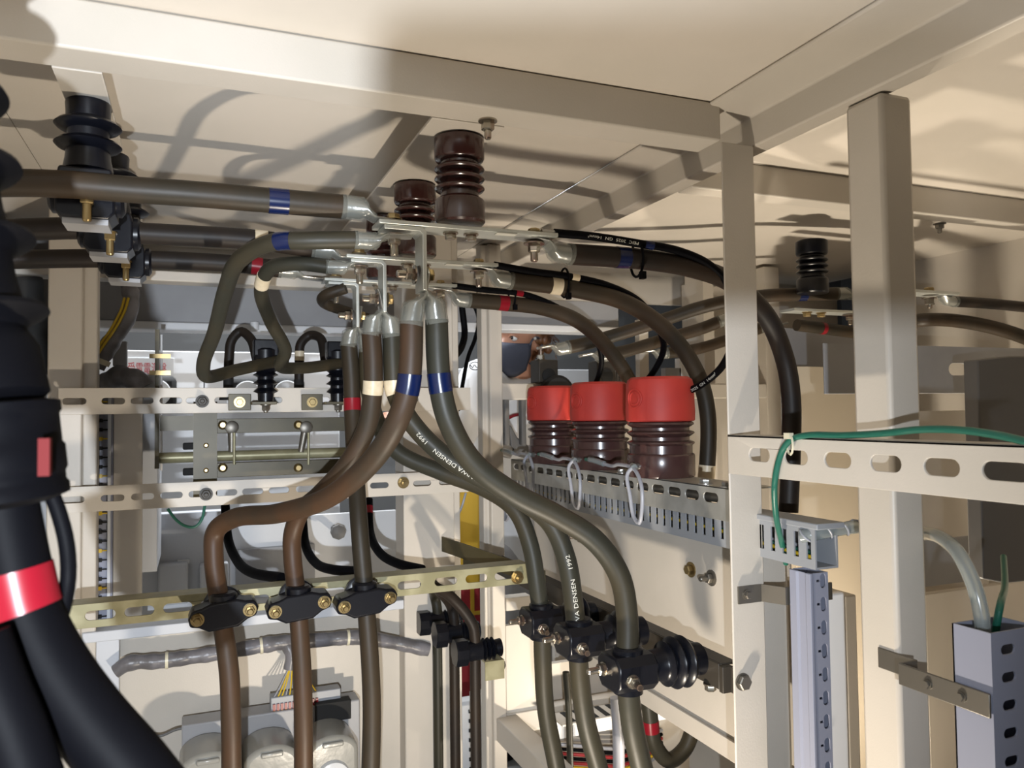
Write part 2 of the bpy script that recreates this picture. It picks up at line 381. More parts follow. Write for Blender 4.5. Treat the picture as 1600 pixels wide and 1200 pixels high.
# busbars
for i, Y in enumerate((1.10, 1.355, 1.60)):
    z = .2735
    t = thing('busbar', ('front', 'middle', 'rear')[i]+' flat tin plated busbar with a hanging angle, '+('under the nearest brown insulator', 'second from the camera', 'farthest from the camera')[i], 'busbar', (IX, Y, z), 'three busbars')
    MB().box(.238, .515, Y-.025, Y+.025, z-.006, z).build('bar', TIN, t, bev=.001)
    # L bracket: leg under the bar and vertical leg
    prof = [(.246, z-.0065), (.246, z-.0125), (.2975, z-.0125), (.3015, z-.0165), (.3015, z-.097), (.3075, z-.097), (.3075, z-.0125), (.3015, z-.0065)]
    MB().prism(prof, 'y', Y-.022, Y+.022).build('angle_bracket', TIN, t, bev=.001)
    hexbolt(MB(), (.264, Y-.004, z-.0125-.004), (0, 0, -1), .0095, .013, .015, .016, .006).build('bolt', BOLT, t)
    hexbolt(MB(), (.264, Y, z+.006), (0, 0, 1), .0095, .007).build('bolt', BRASS, t)
    for bx in (.350, .382): hexbolt(MB(), (bx, Y, z-.0062), (0, 0, -1), .0085, .009, .0115).build('bolt', BOLT, t)
    hexbolt(MB(), (.485, Y, z-.0125), (0, 0, -1), .0095, .013, .0165, .014, .006).build('bolt', BOLT, t)
    hexbolt(MB(), (.485, Y, z+.0005), (0, 0, 1), .0095, .008).build('bolt', BRASS, t)
    hexbolt(MB(), (.2955, Y, z-.072), (-1, 0, 0), .0095, .013, .014, .012, .006).build('bolt', BOLT, t)
    hexbolt(MB(), (.3135, Y, z-.072), (1, 0, 0), .0095, .008, .0125).build('bolt', BRASS, t)
    MB().box(.415, .447, Y-.0252, Y-.012, z-.0075, z-.006).build('label_plate', INK, t)

# left loops down to the small post insulators
def lugcable(lab, ps, tape, m, group, r=.0125, name='jumper_cable'):
    P, t = cable(lab, pxs(ps), r, m, tapes=tape, group=group, name=name)
    return P, t
P, t = lugcable('curved jumper cable with a blue tape band, looping left and down from the front busbar', [(560, 375, 1.09), (480, 376, 1.10), (430, 378, 1.12), (375, 405, 1.20), (352, 455, 1.32), (335, 520, 1.45), (318, 568, 1.55), (322, 588, 1.60), (370, 578, 1.68), (430, 565, 1.76), (445, 562, 1.78)], [(444, 375, .020, 'blue')], CABLEG, 'looped jumper cables')
lugpart(t, P.p[0], (1, 0, 0), (0, 0, 1), .0125, .03)
P, t = lugcable('curved jumper cable with a cream tape band, hanging in an S from the middle busbar', [(514, 417, 1.345), (470, 412, 1.36), (425, 418, 1.39), (408, 452, 1.45), (422, 500, 1.53), (446, 548, 1.60), (438, 572, 1.64), (470, 575, 1.68), (530, 568, 1.76), (545, 566, 1.79)], [(413, 440, .030, 'white')], CABLEG, 'looped jumper cables')
lugpart(t, P.p[0], (1, 0, 0), (0, 0, 1), .0125, .03)
P, t = lugcable('short brown jumper cable bending back from the rear busbar', [(540, 450, 1.58), (508, 462, 1.60), (505, 472, 1.64), (545, 488, 1.72), (600, 505, 1.80)], [], CABLE, 'looped jumper cables', .0115)

# drop cables below the busbars
def drop(lab, colr, pts, m, tp, tw=.028, group='cables hanging from the busbars', r=RC, side=-1, Y0=1.1):
    top = W(pts[0][0], pts[0][1], Y=pts[0][2])
    P, t = cable(lab, pxs(pts), r, m, tapes=[(tp[0], tp[1], tw, colr)] if tp else [], group=group)
    lugpart(t, P.p[0], (-side*.15, 0, 1), (-side*1.0, 0, 0), r, .035)
    return P, t
BL = [(643, 503, 1.10), (642, 560, 1.10), (637, 610, 1.105), (620, 660, 1.12), (583, 718, 1.17), (515, 776, 1.27), (435, 802, 1.39), (365, 810, 1.49), (337, 830, 1.52), (334, 870, 1.52), (345, 955, 1.50), (358, 1050, 1.48), (361, 1130, 1.47), (362, 1260, 1.47)]
P, t = drop('left front hanging cable with blue tape, sweeping left then bending down to the zinc rail', 'blue', BL, RUST, (639, 598), side=-1)
WLp = [(580, 520, 1.355), (583, 570, 1.355), (582, 615, 1.36), (573, 668, 1.375), (545, 722, 1.40), (500, 772, 1.45), (470, 800, 1.50), (457, 835, 1.52), (457, 870, 1.52), (465, 945, 1.50), (472, 1050, 1.48), (474, 1130, 1.47), (474, 1260, 1.47)]
drop('hanging cable with a cream tape band, sweeping left behind the blue banded one', 'white', WLp, RUST, (582, 604), .024)
RLp = [(545, 538, 1.60), (549, 590, 1.60), (551, 650, 1.595), (556, 740, 1.56), (562, 830, 1.52), (571, 937, 1.50), (578, 1030, 1.48), (581, 1110, 1.47), (577, 1260, 1.45)]
drop('nearly straight hanging cable with a red tape band, going down to the third black clamp', 'red', RLp, CABLE, (550, 634), .026)
BR = [(682, 500, 1.10), (684, 560, 1.10), (688, 605, 1.10), (702, 660, 1.10), (738, 722, 1.10), (800, 770, 1.095), (870, 806, 1.085), (930, 845, 1.07), (968, 900, 1.06), (980, 965, 1.055), (980, 1045, 1.05), (986, 1120, 1.05), (1003, 1200, 1.05), (1022, 1275, 1.05)]
P, t = drop('thickest looking hanging cable with a blue tape band, curving right to the nearest right clamp', 'blue', BR, CABLEG, (686, 598), side=1)
WR = [(612, 522, 1.355), (614, 575, 1.355), (617, 610, 1.355), (636, 650, 1.35), (680, 700, 1.335), (740, 742, 1.31), (805, 776, 1.28), (858, 815, 1.25), (884, 870, 1.235), (896, 940, 1.225), (902, 1000, 1.22), (906, 1060, 1.22), (916, 1130, 1.22), (935, 1200, 1.22), (952, 1275, 1.22)]
P, t = drop('hanging cable with white printed lettering, curving right between two others to the middle right clamp', 'white', WR, CABLEG, (614, 606), .024, side=1)
print_on(P, t, 'SANWA DENSEN    1992', P.nearpx(752, 750), .0105, RC*1.01, -1, spread=1.25, shift=.25)
print_on(P, t, 'SANWA DENSEN    1992', P.nearpx(897, 996), .0105, RC*1.01, -1, spread=1.25, shift=-.2)
RR = [(573, 545, 1.60), (575, 600, 1.60), (590, 660, 1.59), (620, 705, 1.57), (690, 738, 1.53), (760, 765, 1.48), (805, 797, 1.44), (828, 850, 1.42), (840, 920, 1.408), (846, 970, 1.405), (848, 1030, 1.40), (853, 1110, 1.40), (868, 1190, 1.39), (884, 1275, 1.39)]
drop('rear hanging cable curving right to the farthest right clamp, its top hidden', 'red', RR, CABLEG, None, side=1)

# right trio of feeder cables with thin black leads tied on
RT = [('blue', [(888, 397, 1.10), (950, 401, 1.10), (1010, 406, 1.10), (1080, 418, 1.10), (1140, 440, 1.10), (1198, 495, 1.11), (1226, 560, 1.12), (1236, 620, 1.12), (1236, 700, 1.12), (1232, 800, 1.12)], (970, 404), 'front feeder cable leaving right from the front busbar and bending down behind the slim post', RC),
      ('white', [(795, 438, 1.355), (850, 444, 1.355), (900, 452, 1.355), (980, 474, 1.355), (1050, 525, 1.36), (1092, 590, 1.37), (1106, 650, 1.375), (1104, 740, 1.38), (1098, 790, 1.38)], (866, 446), 'middle feeder cable with a cream tape band, arching down behind the red caps', RC),
      ('red', [(730, 469, 1.60), (790, 474, 1.60), (850, 482, 1.60), (905, 503, 1.60), (950, 545, 1.61), (985, 598, 1.62), (1000, 660, 1.63), (1005, 760, 1.63)], (785, 473), 'rear feeder cable with a red tape band, arching down behind the second red cap', RC)]
for i, (colr, ps, tp, lab, r) in enumerate(RT):
    P, t = cable(lab, pxs(ps), r, CABLED if i == 0 else CABLE, tapes=[(tp[0], tp[1], .022, colr)], group='feeder cables to the right')
    lugpart(t, P.p[0], (-1, 0, .10), (0, 0, 1), r, .045)
    if i == 1: MB().sweep(P, r*1.04, P.L-.085, P.L-.045).build('marking_tape', TWHITE, t, label='cream marking tape')
TL = [([(866, 364, 1.09), (930, 370, 1.09), (1000, 381, 1.085), (1060, 392, 1.085), (1110, 415, 1.085), (1140, 450, 1.09), (1150, 510, 1.11), (1130, 570, 1.16), (1085, 607, 1.24), (1062, 612, 1.28)], 'blue', (1012, 383), 'thin black printed lead with blue band, from the front busbar to the nearest red cap', ' 14mm²  GN 2025  PEIC', (995, 414)),
      ([(772, 414, 1.345), (830, 424, 1.345), (890, 432, 1.345), (950, 446, 1.35), (1000, 472, 1.36), (1030, 515, 1.38), (1036, 550, 1.42), (1010, 595, 1.48), (985, 607, 1.54)], 'white', (898, 433), 'thin black lead with a white band, leaving the middle busbar for the second red cap', None, (882, 450)),
      ([(706, 446, 1.59), (760, 453, 1.59), (820, 460, 1.59), (880, 485, 1.60), (925, 520, 1.63), (940, 560, 1.67), (930, 600, 1.73), (920, 612, 1.75)], 'red', (812, 459), 'thin black lead with a red band, leaving the rear busbar for the farthest red cap', None, (800, 470))]
for i, (ps, colr, tp, lab, txt, tiepx) in enumerate(TL):
    P, t = cable(lab, pxs(ps), .0068, RUBBER, group='thin black leads', tapes=[(tp[0], tp[1], .016, colr)], name='lead_cable', seg=12, wob=0)
    MB().cyl(P.p[0]-Vector((.022, 0, 0)), P.p[0]+Vector((.002, 0, 0)), .0045).build('lug', LUG, t)
    if i == 0: print_on(P, t, 'PEIC  2025  GN  14mm²', P.nearpx(996, 380), .0062, .0069, -1, spread=1.45)
    if i == 0: print_on(P, t, '2025  GN  14mm²', P.nearpx(1083, 607), .0070, .0069, -1, spread=1.4)
    c = W(tiepx[0], tiepx[1]-8, Y=(1.095, 1.35, 1.595)[i])
    tb = Path([c+Vector((.0, .0235*math.cos(a)*.85, .028*math.sin(a))) for a in [k*2*PI/16 for k in range(17)]])
    MB().sweep(tb, .0022, seg=6).box(c.x-.004, c.x+.004, c.y-.022, c.y-.012, c.z-.034, c.z-.022).build('cable_tie', RUBBER, **tags('black tie binding the thin lead to the '+('front', 'middle', 'rear')[i]+' feeder cable', 'cable tie'))

# ---------------------------------------------------------------- black supports of the left trio
def cable_support(x, Y, label):
    zc = W(140, 290, Y=1.1).z if False else .289
    t = thing('cable_support', label, 'cable support', (x, Y, .4105), 'black cable supports')
    prof = [(.026, 0), (.027, -.003), (.026, -.022), (.036, -.027), (.040, -.031), (.036, -.035), (.025, -.038), (.024, -.047), (.036, -.052), (.040, -.056), (.036, -.060), (.026, -.064), (.027, -.075), (.030, -.090)]
    MB().lathe(prof, (x, Y, .4105), (0, 0, 1), 32).build('insulator_body', BLACKP, t, smooth=50)
    MB().prism([(x-.030, .318), (x+.030, .318), (x+.034, .300), (x+.034, zc-.028), (x+.026, zc-.036), (x-.026, zc-.036), (x-.034, zc-.028), (x-.034, .300)], 'y', Y-.030, Y+.030).build('clamp_block', BLACKP, t, bev=.003)
    for s in (-1, 1):
        MB().lathe([(.026, 0), (.026, .006), (.020, .010)], (x+s*.034, Y, zc), (s, 0, 0), 28).build('flange', BLACKP, t)
    MB().box(x-.026, x+.026, Y-.024, Y+.024, zc-.043, zc-.036).build('foot_plate', GREY, t)
    for dy in (-.034,):
        hexbolt(MB(), (x+.003, Y+dy, zc-.006), (0, 0, -1), .0085, .012, .010, .022, .0055).build('bolt', BRASS, t)
    return t
cs = cable_support(-.130, 1.14, 'black ribbed cable support nearest the camera, gripping the blue banded cable at the left')
dup(cs, (.006, .22, 0), 'black cable support gripping the middle one of the three left cables', 'black cable supports')
dup(cs, (.010, .46, 0), 'farthest black cable support at the left, gripping the lowest cable', 'black cable supports')

# ---------------------------------------------------------------- slotted rails
def slot(u, v, L, h, n=8):
    r = h/2; a = L/2-r
    return [(u+a+r*math.cos(t), v+r*math.sin(t)) for t in [-PI/2+PI*k/n for k in range(n+1)]]+[(u-a-r*math.cos(t), v-r*math.sin(t)) for t in [-PI/2+PI*k/n for k in range(n+1)]]
def lrail(name, x0, x1, y, z0, z1, slots, sl, sh, label, m, flange_top, flange=.04, th=.003, vfrac=.5):
    mb = MB(); zc = z0+(z1-z0)*vfrac
    mb.plate([(x0, z0), (x1, z0), (x1, z1), (x0, z1)], [slot(u, zc, sl, sh) for u in slots if x0+sl/2+.003 < u < x1-sl/2-.003], 'y', y, y+th)
    if flange_top in (1, 2): mb.box(x0, x1, y+th, y+flange, z1-th, z1)
    if flange_top in (0, 2): mb.box(x0, x1, y+th, y+flange, z0, z0+th)
    return mb.build(name, m, bev=.0008, **tags(label, 'rail'))
Y1 = 1.83
def sx(pxl, yy, Y): return [W(p, yy, Y=Y).x for p in pxl]
a = W(91, 606, Y=Y1); b = W(735, 606, Y=Y1); zt = a.z; zb = W(94, 648, Y=Y1).z
lrail('slotted_rail', a.x, b.x, Y1, zb, zt, sx([116, 177, 222, 267, 308, 352, 425, 500, 545, 640, 690], 627, Y1), .044, .0135, 'cream slotted rail across the left bay, upper one of the pair', CREAM, 2, .036)
a = W(91, 762, Y=Y1); b = W(732, 740, Y=Y1); zt2 = a.z; zb2 = W(100, 802, Y=Y1).z
lrail('slotted_rail', a.x, b.x, Y1, zb2, zt2, sx([113, 176, 223, 268, 312, 354, 395, 436, 478, 545, 593, 660, 700], 775, Y1), .044, .0135, 'cream slotted rail across the left bay, lower one of the pair', CREAM, 0, .036)
Y3 = 1.555
a = W(100, 947, Y=Y3); b = W(826, 890, Y=Y3)
lrail('slotted_rail', a.x, b.x, Y3, -.366, -.324, sx([107, 157, 218, 278, 335, 400, 455, 520, 585, 640, 697, 745, 790], 925, Y3), .048, .016, 'yellowish zinc slotted angle rail carrying three black clamps', GOLD, 1, .05)
# bolts on the rails
for x, y, Y, lab in ((316, 627, Y1, 'dark bolt on the upper cream rail'), (322, 772, Y1, 'dark bolt left of centre on the lower cream rail'), (630, 754, Y1, 'brass toned bolt on the lower cream rail behind the hanging cables'), (808, 902, Y3, 'bolt at the right end of the yellowish slotted rail')):
    p = W(x, y, Y=Y); hexbolt(MB(), p, (0, -1, 0), .0105, .012, .014, .008).build('rail_bolt', DARKB if 'dark' in lab else BRASS, **tags(lab, 'bolt'))

# post insulators on the upper rail
def post_insulator(px, label):
    c = W(px, 628, Y=1.80); c.y = 1.78
    t = thing('post_insulator', label, 'insulator', (c.x, c.y, c.z), 'small post insulators')
    prof = [(.016, .0), (.017, .018), (.026, .022), (.017, .030), (.017, .036), (.027, .040), (.017, .048), (.017, .054), (.027, .058), (.019, .064), (.026, .070), (.027, .112), (.022, .116)]
    MB().lathe(prof, c, (0, 0, 1), 28).build('insulator_body', BLACKP, t, smooth=45)
    MB().box(c.x-.026, c.x+.026, c.y-.020, c.y+.020, c.z+.098, c.z+.135).build('cap_block', BLACKP, t, bev=.003)
    MB().box(c.x-.075, c.x-.028, 1.818, 1.826, c.z-.018, c.z+.018).box(c.x-.030, c.x+.022, c.y-.020, 1.826, c.z-.006, c.z).build('bracket', OLIVE, t, bev=.001)
    hexbolt(MB(), (c.x-.052, 1.818, c.z), (0, -1, 0), .008, .008, .012).build('bolt', BRASS, t)
    hexbolt(MB(), (c.x, c.y, c.z-.006), (0, 0, -1), .009, .012, .011, .004).build('bolt', STEEL, t)
    return t, c
pi, c1 = post_insulator(414, 'small black ribbed post insulator on the upper cream rail, left one of two')
c2 = W(526, 628, Y=1.80)
dup(pi, (c2.x-c1.x, 0, c2.z-c1.z), 'small black ribbed post insulator half hidden behind the red banded hanging cable', 'small post insulators')

# ---------------------------------------------------------------- black saddle clamps on the zinc rail
def saddle(px, py, label, lean=0):
    c = W(px, py, Y=1.50); t = thing('saddle_clamp', label, 'cable clamp', (c.x, Y3, c.z), 'black saddle clamps')
    MB().lathe([(.026, 0), (.026, .020), (.034, .024), (.034, .030), (.026, .034)], (c.x, Y3-.001, c.z+.008), (0, -1, 0), 28).build('insulator_body', BLACKP, t)
    poly = [(-.058, .004), (-.052, .017), (-.036, .019), (-.022, .024), (.022, .024), (.036, .019), (.052, .017), (.058, .004), (.055, -.010), (.040, -.014), (.024, -.024), (-.024, -.024), (-.040, -.014), (-.055, -.010)]
    MB().prism([(c.x+u, c.z+v+u*.10) for u, v in poly], 'y', 1.474, 1.526).build('clamp_block', BLACKP, t, bev=.004)
    MB().lathe([(.0235, 0), (.0235, .012), (.019, .016)], (c.x, 1.50, c.z+.020), (0, 0, 1), 28).build('collar', BLACKP, t)
    for s in (-1, 1):
        hexbolt(MB(), (c.x+s*.043, 1.474, c.z+.002+s*.0043), (0, -1, 0), .0088, .008, .0115, .010, .0055).build('bolt', BRASS, t)
    return t
saddle(349, 957, 'black saddle clamp farthest left on the yellowish slotted rail')
saddle(466, 945, 'black saddle clamp in the middle of the yellowish slotted rail')
saddle(570, 938, 'black saddle clamp farthest right on the yellowish slotted rail')

# ---------------------------------------------------------------- right post clamps on the channel
XC = .737
def side_clamp(px, py, Y, label):
    D = {1.405: 1.54, 1.22: 1.37, 1.05: 1.22}[Y]
    c = W(px, py, Y=Y); x = c.x; t = thing('post_clamp', label, 'cable clamp', (XC, Y, c.z), 'black post clamps')
    prof = [(.027, 0), (.029, .014), (.029, .018), (.040, .022), (.043, .0255), (.040, .029), (.030, .032), (.040, .036), (.043, .0395), (.040, .043), (.030, .046), (.036, .049), (.037, .052), (.030, .055), (.026, .058), (.026, .080)]
    dx = (XC-(x+.030)); k = dx/.080
    MB().lathe([(r*.92, h*k) for r, h in prof], (XC, Y, c.z), (-1, 0, 0), 30).build('insulator_body', BLACKP, t, smooth=50)
    poly = [(-.022, -.026), (.022, -.026), (.034, -.014), (.034, .014), (.022, .026), (-.022, .026), (-.034, .014), (-.034, -.014)]
    MB().prism([(Y+u, c.z+v) for u, v in poly], 'x', x-.034, x+.034).build('clamp_block', BLACKP, t, bev=.003)
    MB().lathe([(.0235, 0), (.0235, .008), (.0205, .011)], (x, Y, c.z+.024), (0, 0, 1), 30).build('collar', BLACKP, t)
    MB().lathe([(.0225, 0), (.0225, .010)], (x, Y, c.z-.034), (0, 0, 1), 30).build('collar', BLACKP, t)
    for s, dz in ((-1, -.006), (1, .002)):
        hexbolt(MB(), (x-.012 if s < 0 else x-.034, Y+s*.034 if s < 0 else Y+.012, c.z+dz), (-.15, -1, 0) if s < 0 else (-1, -.1, 0), .0088, .010, .0105, .018, .005).build('bolt', BOLT, t)
    return t
side_clamp(846, 970, 1.405, 'black post clamp farthest from the camera of the three on the dark channel at right')
side_clamp(905, 998, 1.22, 'black post clamp in the middle of the three on the dark channel at right')
side_clamp(981, 1046, 1.05, 'black ribbed post clamp nearest the camera on the dark channel at right')
mb = MB(); mb.box(XC, XC+.004, 1.0, 1.985, -.425, -.386).box(XC+.004, XC+.034, 1.0, 1.985, -.390, -.386).box(XC, XC+.018, .990, 1.0, -.428, -.388).box(XC+.014, XC+.018, .9795, .990, -.428, -.388)
t = thing('support_channel', 'dark steel channel behind the three right post clamps', 'channel', (XC, 1.5, -.44))
mb.build('channel', DARKB, t, bev=.001)
for y, z in ((1.10, -.425), (1.03, -.425)): hexbolt(MB(), (XC+.006, y, z), (0, 0, -1), .009, .010, .011).build('bolt', BOLT, t)
hexbolt(MB(), W(1160, 1065, Y=.975), (0, -1, 0), .0115, .008, .013).build('post_bolt', STEEL, **tags('big hex bolt head beside the lower front face of the slim post', 'bolt'))

# ---------------------------------------------------------------- voltage transformers on the slotted channel
XP = .835
def vt(Y, label):
    z = -.127; t = thing('voltage_transformer', label, 'transformer', (XP, Y, z), 'red capped transformers')
    R = .0645
    prof = [(R*.97, 0), (R, .003), (R, .040), (R*.985, .043), (R*.93, .045), (R*.93, .060), (R*1.0, .064), (R*.985, .067), (R*.85, .070), (R*.85, .076), (R*1.0, .083), (R*.985, .086), (R*.85, .089), (R*.85, .094), (R*.99, .100), (R*.97, .104), (R*.8, .108)]
    MB().lathe([(r, z+h) for r, h in prof], (XP, Y, 0), (0, 0, 1), 48).build('resin_body', PTBROWN, t, smooth=45)
    cap = [(R*.98, .106), (R*1.02, .108), (R*1.03, .125), (R*1.0, .176), (R*.96, .186), (R*.86, .191), (R*.3, .192)]
    mb = MB(); seg = 64; rings = []
    for r, h in cap:
        ring = []
        for i in range(seg):
            a = 2*PI*i/seg; rr = r
            if r > R*.9 and abs((a-math.radians(190)+PI) % (2*PI)-PI) < math.radians(17): rr = r*1.03
            ring.append(mb.bm.verts.new((XP+rr*math.cos(a), Y+rr*math.sin(a), z+h)))
        rings.append(ring)
    for A, B in zip(rings, rings[1:]):
        for i in range(seg): mb.bm.faces.new((A[i], A[(i+1) % seg], B[(i+1) % seg], B[i]))
    mb.bm.faces.new(rings[0]); mb.bm.faces.new(rings[-1])
    cp = mb.build('cap', RED, t, label='bright red rubber cap')
    # raised double ring moulded on the cap face
    for rr in (.012, .0175):
        pts = []
        for k in range(25):
            a = 2*PI*k/24; ang = math.radians(192)+rr*math.cos(a)/(R*1.04)
            pts.append(Vector((XP+R*1.045*math.cos(ang), Y+R*1.045*math.sin(ang), z+.150+rr*math.sin(a))))
        MB().sweep(Path(pts, res=3), .0021, seg=8).build('moulded_ring', RED, cp)
    # secondary terminal with screw and nameplate
    ang = math.radians(196); d = Vector((math.cos(ang), math.sin(ang), 0)); q = Vector((XP, Y, z+.022))+d*R*.98
    MB().lathe([(.006, 0), (.006, .008), (.0075, .009), (.0075, .018), (.004, .020)], q, d, 14).build('terminal', LUG, t, label='small bright screw terminal')
    return t, q
vts = []
for Y, lab in ((1.30, 'red capped brown transformer nearest the camera, biggest of the row'), (1.545, 'red capped brown transformer in the middle of the row'), (1.79, 'red capped brown transformer farthest from the camera')): vts.append(vt(Y, lab))
# brass corner seen between sheds
# channel below the transformers
ys = [1.09+.0535*k for k in range(17)]
mb = MB(); x0 = .795
mb.plate([(1.035, -.181), (1.98, -.181), (1.98, -.127), (1.035, -.127)], [slot(y, -.146, .040, .0165) for y in ys], 'x', x0, x0+.0025)
mb.box(x0, x0+.085, 1.035, 1.98, -.1295, -.127)
mb.build('slotted_channel', ZINC, bev=.0006, **tags('galvanised slotted channel carrying the red capped transformers', 'channel'))
MB().cyl((.812, 1.03, -.148), (.812, 1.98, -.148), .0075).build('hidden_rod', STEEL, **tags('round steel rod seen through the slots of the galvanised channel', 'rod'))
for y in (1.06, 1.12, 1.28, 1.36, 1.40, 1.62):
    hexbolt(MB(), (x0+.012, y, -.127), (0, 0, 1), .0095, .008, .012).build('channel_bolt', LUG, **tags('shiny bolt on the galvanised channel edge, '+{1.06: 'first by the slim post', 1.12: 'second from the slim post', 1.28: 'left of the nearest transformer foot', 1.36: 'by the looped grey wire', 1.40: 'left beside the looped grey wire', 1.62: 'beside the middle transformer'}[y], 'bolt'))
# wiring duct below the channel (slots cut in its face)
def comb(y0, y1, z0, z1, pitch, wd, zs0, zs1):
    out = []; n = int((y1-y0-.01)/pitch)
    for k in range(n):
        y = y0+.008+k*pitch; out.append([(y, zs0), (y+wd, zs0), (y+wd, zs1), (y, zs1)])
    return out
mb = MB(); mb.plate([(.86, -.225), (1.98, -.225), (1.98, -.1688), (.86, -.1688)], comb(.86, 1.98, 0, 0, .0245, .009, -.212, -.176), 'x', .800, .8025)
mb.box(.8025, .838, .86, 1.98, -.225, -.222)
t = thing('wiring_duct', 'grey slotted wiring duct running under the red capped transformers', 'wiring duct', (.82, 1.4, -.225))
mb.build('duct_body', DUCT, t)
MB().box(.795, .845, .850, 1.034, -.1685, -.160).build('duct_lid', DUCT, t, bev=.0015)
MB().box(.838, .841, .86, 1.98, -.225, -.172).build('duct_back', DUCT, t)
for k in range(5):
    P = Path([(.806+.007*k, .87+.01*k, -.21+.005*(k % 3)), (.815+.006*k, 1.2, -.20), (.81+.007*k, 1.6, -.207), (.815, 1.96, -.20)])
    MB().sweep(P, .0028, seg=7).build('duct_wire', (YELLOW, GREEN, WIREG, RUBBER, WIREG)[k], **tags(('yellow', 'green', 'grey', 'black', 'second grey')[k]+' wire lying inside the slotted duct under the transformers', 'wire'))
# grey secondary wires with loops
for k, (t_, q) in enumerate(vts):
    d = Vector((-.75, -.66, 0)); e = q+d*.014
    pts = [e, e+Vector((-.012, -.012, .002)), e+Vector((-.022, -.004, -.012)), e+Vector((-.022, -.012, -.05)), e+Vector((-.020, -.020, -.088)), e+Vector((-.020, -.040, -.098)), e+Vector((-.020, -.050, -.070)), e+Vector((-.018, -.046, -.030)), e+Vector((-.014, -.018, -.004)), e+Vector((-.008, .05, .002)), e+Vector((.002, .10, -.004)), e+Vector((-.004, .16, .004)), e+Vector((-.002, .20, .004))]
    P = Path(pts); lab = 'thin grey wire looped below the '+('nearest', 'middle', 'farthest')[k]+' red capped transformer'
    t = thing('secondary_wire', lab, 'wire', e, 'grey transformer wires')
    MB().sweep(P, .0036, seg=10).build('wire_sheath', WIREG, t)
    MB().sweep(P, .0052, 0, .022, seg=10).build('clear_sleeve', CLEAR, t)
    MB().sweep(P, .0058, P.L-.075, P.L-.02, seg=10).build('clear_sleeve', CLEAR, t)
    MB().sweep(P, .0040, P.L-.022, P.L, seg=10).build('green_core', GREEN, t)
c = W(795, 790, X=.80)
for k in range(3):
    pts = [c+Vector((-.01+.004*k, .028*math.cos(a)+.004*k, .040*math.sin(a)+.004*k)) for a in [2*PI*j/20 for j in range(21)]]
    MB().sweep(Path(pts, res=4), .0034, seg=8).build('wire_coil', WIREG, **tags(('outer', 'middle', 'inner')[k]+' turn of the coiled grey wire hanging left below the transformers', 'wire coil', 'coiled grey wire turns'))

# ---------------------------------------------------------------- right bay panels
struct('wall_right', MB().box(.862, .872, 1.02, 1.98, -.578, -.215), CREAM)
MB().box(.862, .90, 1.0, 1.98, -.590, -.578).box(.855, .862, 1.0, 1.98, -.605, -.570).build('panel_ledge', CREAM, bev=.001, **tags('cream folded ledge below the big cream panel at right', 'ledge'))
MB().box(.806, .872, 1.0, 1.0175, -.578, -.225).build('panel_return', CREAM, **tags('narrow cream panel edge right behind the slim post', 'panel edge'))
for x, y, st, lab in ((1080, 890, BRASS, 'brass toned bolt high on the cream side panel'), (1112, 903, STEEL, 'steel bolt with washer next to the slim post on the cream panel'), (905, 838, BOLT, 'bolt on the cream panel behind the hanging cables')):
    hexbolt(MB(), W(x, y, X=.862), (-1, 0, 0), .0095, .010, .0145, .014 if st is not BRASS else 0).build('panel_bolt', st, **tags(lab, 'bolt'))

# slotted rail along the right bay, from the slim post towards the camera
XR = .742
ys = [W(px, 715, X=XR).y for px in (1186, 1243, 1308, 1383, 1470, 1570)]
mb = MB(); mb.plate([(.47, -.096), (.972, -.096), (.972, -.038), (.47, -.038)], [slot(y, -.065, .044 if k < 5 else .05, .019) for k, y in enumerate(ys)], 'x', XR, XR+.0035)
mb.box(XR, XR+.040, .47, .972, -.0415, -.038)
mb.build('slotted_rail', CREAM, bev=.001, **tags('cream slotted rail running from the slim post past the right edge, green wire on top', 'rail'))
def polyw(pts): return [W(x, y, **k) for x, y, k in pts]
g = dict(X=.752)
P = Path(polyw([(1228, 880, dict(X=.83)), (1222, 850, dict(X=.80)), (1212, 800, dict(X=.755)), (1211, 750, dict(X=.738)), (1222, 705, dict(X=.738)), (1236, 687, dict(X=.739)), (1262, 680, dict(X=.742)), (1320, 680, dict(X=.745)), (1380, 677, dict(X=.745)), (1440, 671, dict(X=.745)), (1500, 672, dict(X=.745)), (1560, 680, dict(X=.745)), (1620, 694, dict(X=.745)), (1700, 710, dict(X=.745))]))
MB().sweep(P, .0042, seg=12).build('green_wire', GREEN, **tags('green earth wire lying along the slotted rail and dropping into the blue grey duct', 'wire'))
c = W(1236, 688, X=.739)
tp = Path([c+Vector((-.002+.010*math.cos(a)*.4, .010*math.cos(a), .013*math.sin(a)-.006)) for a in [2*PI*k/14 for k in range(15)]])
MB().sweep(tp, .0016, seg=6).box(c.x-.008, c.x-.001, c.y-.006, c.y+.005, c.z+.002, c.z+.010).build('cable_tie', TIE, **tags('pale nylon tie fixing the green wire to the right slotted rail', 'cable tie'))

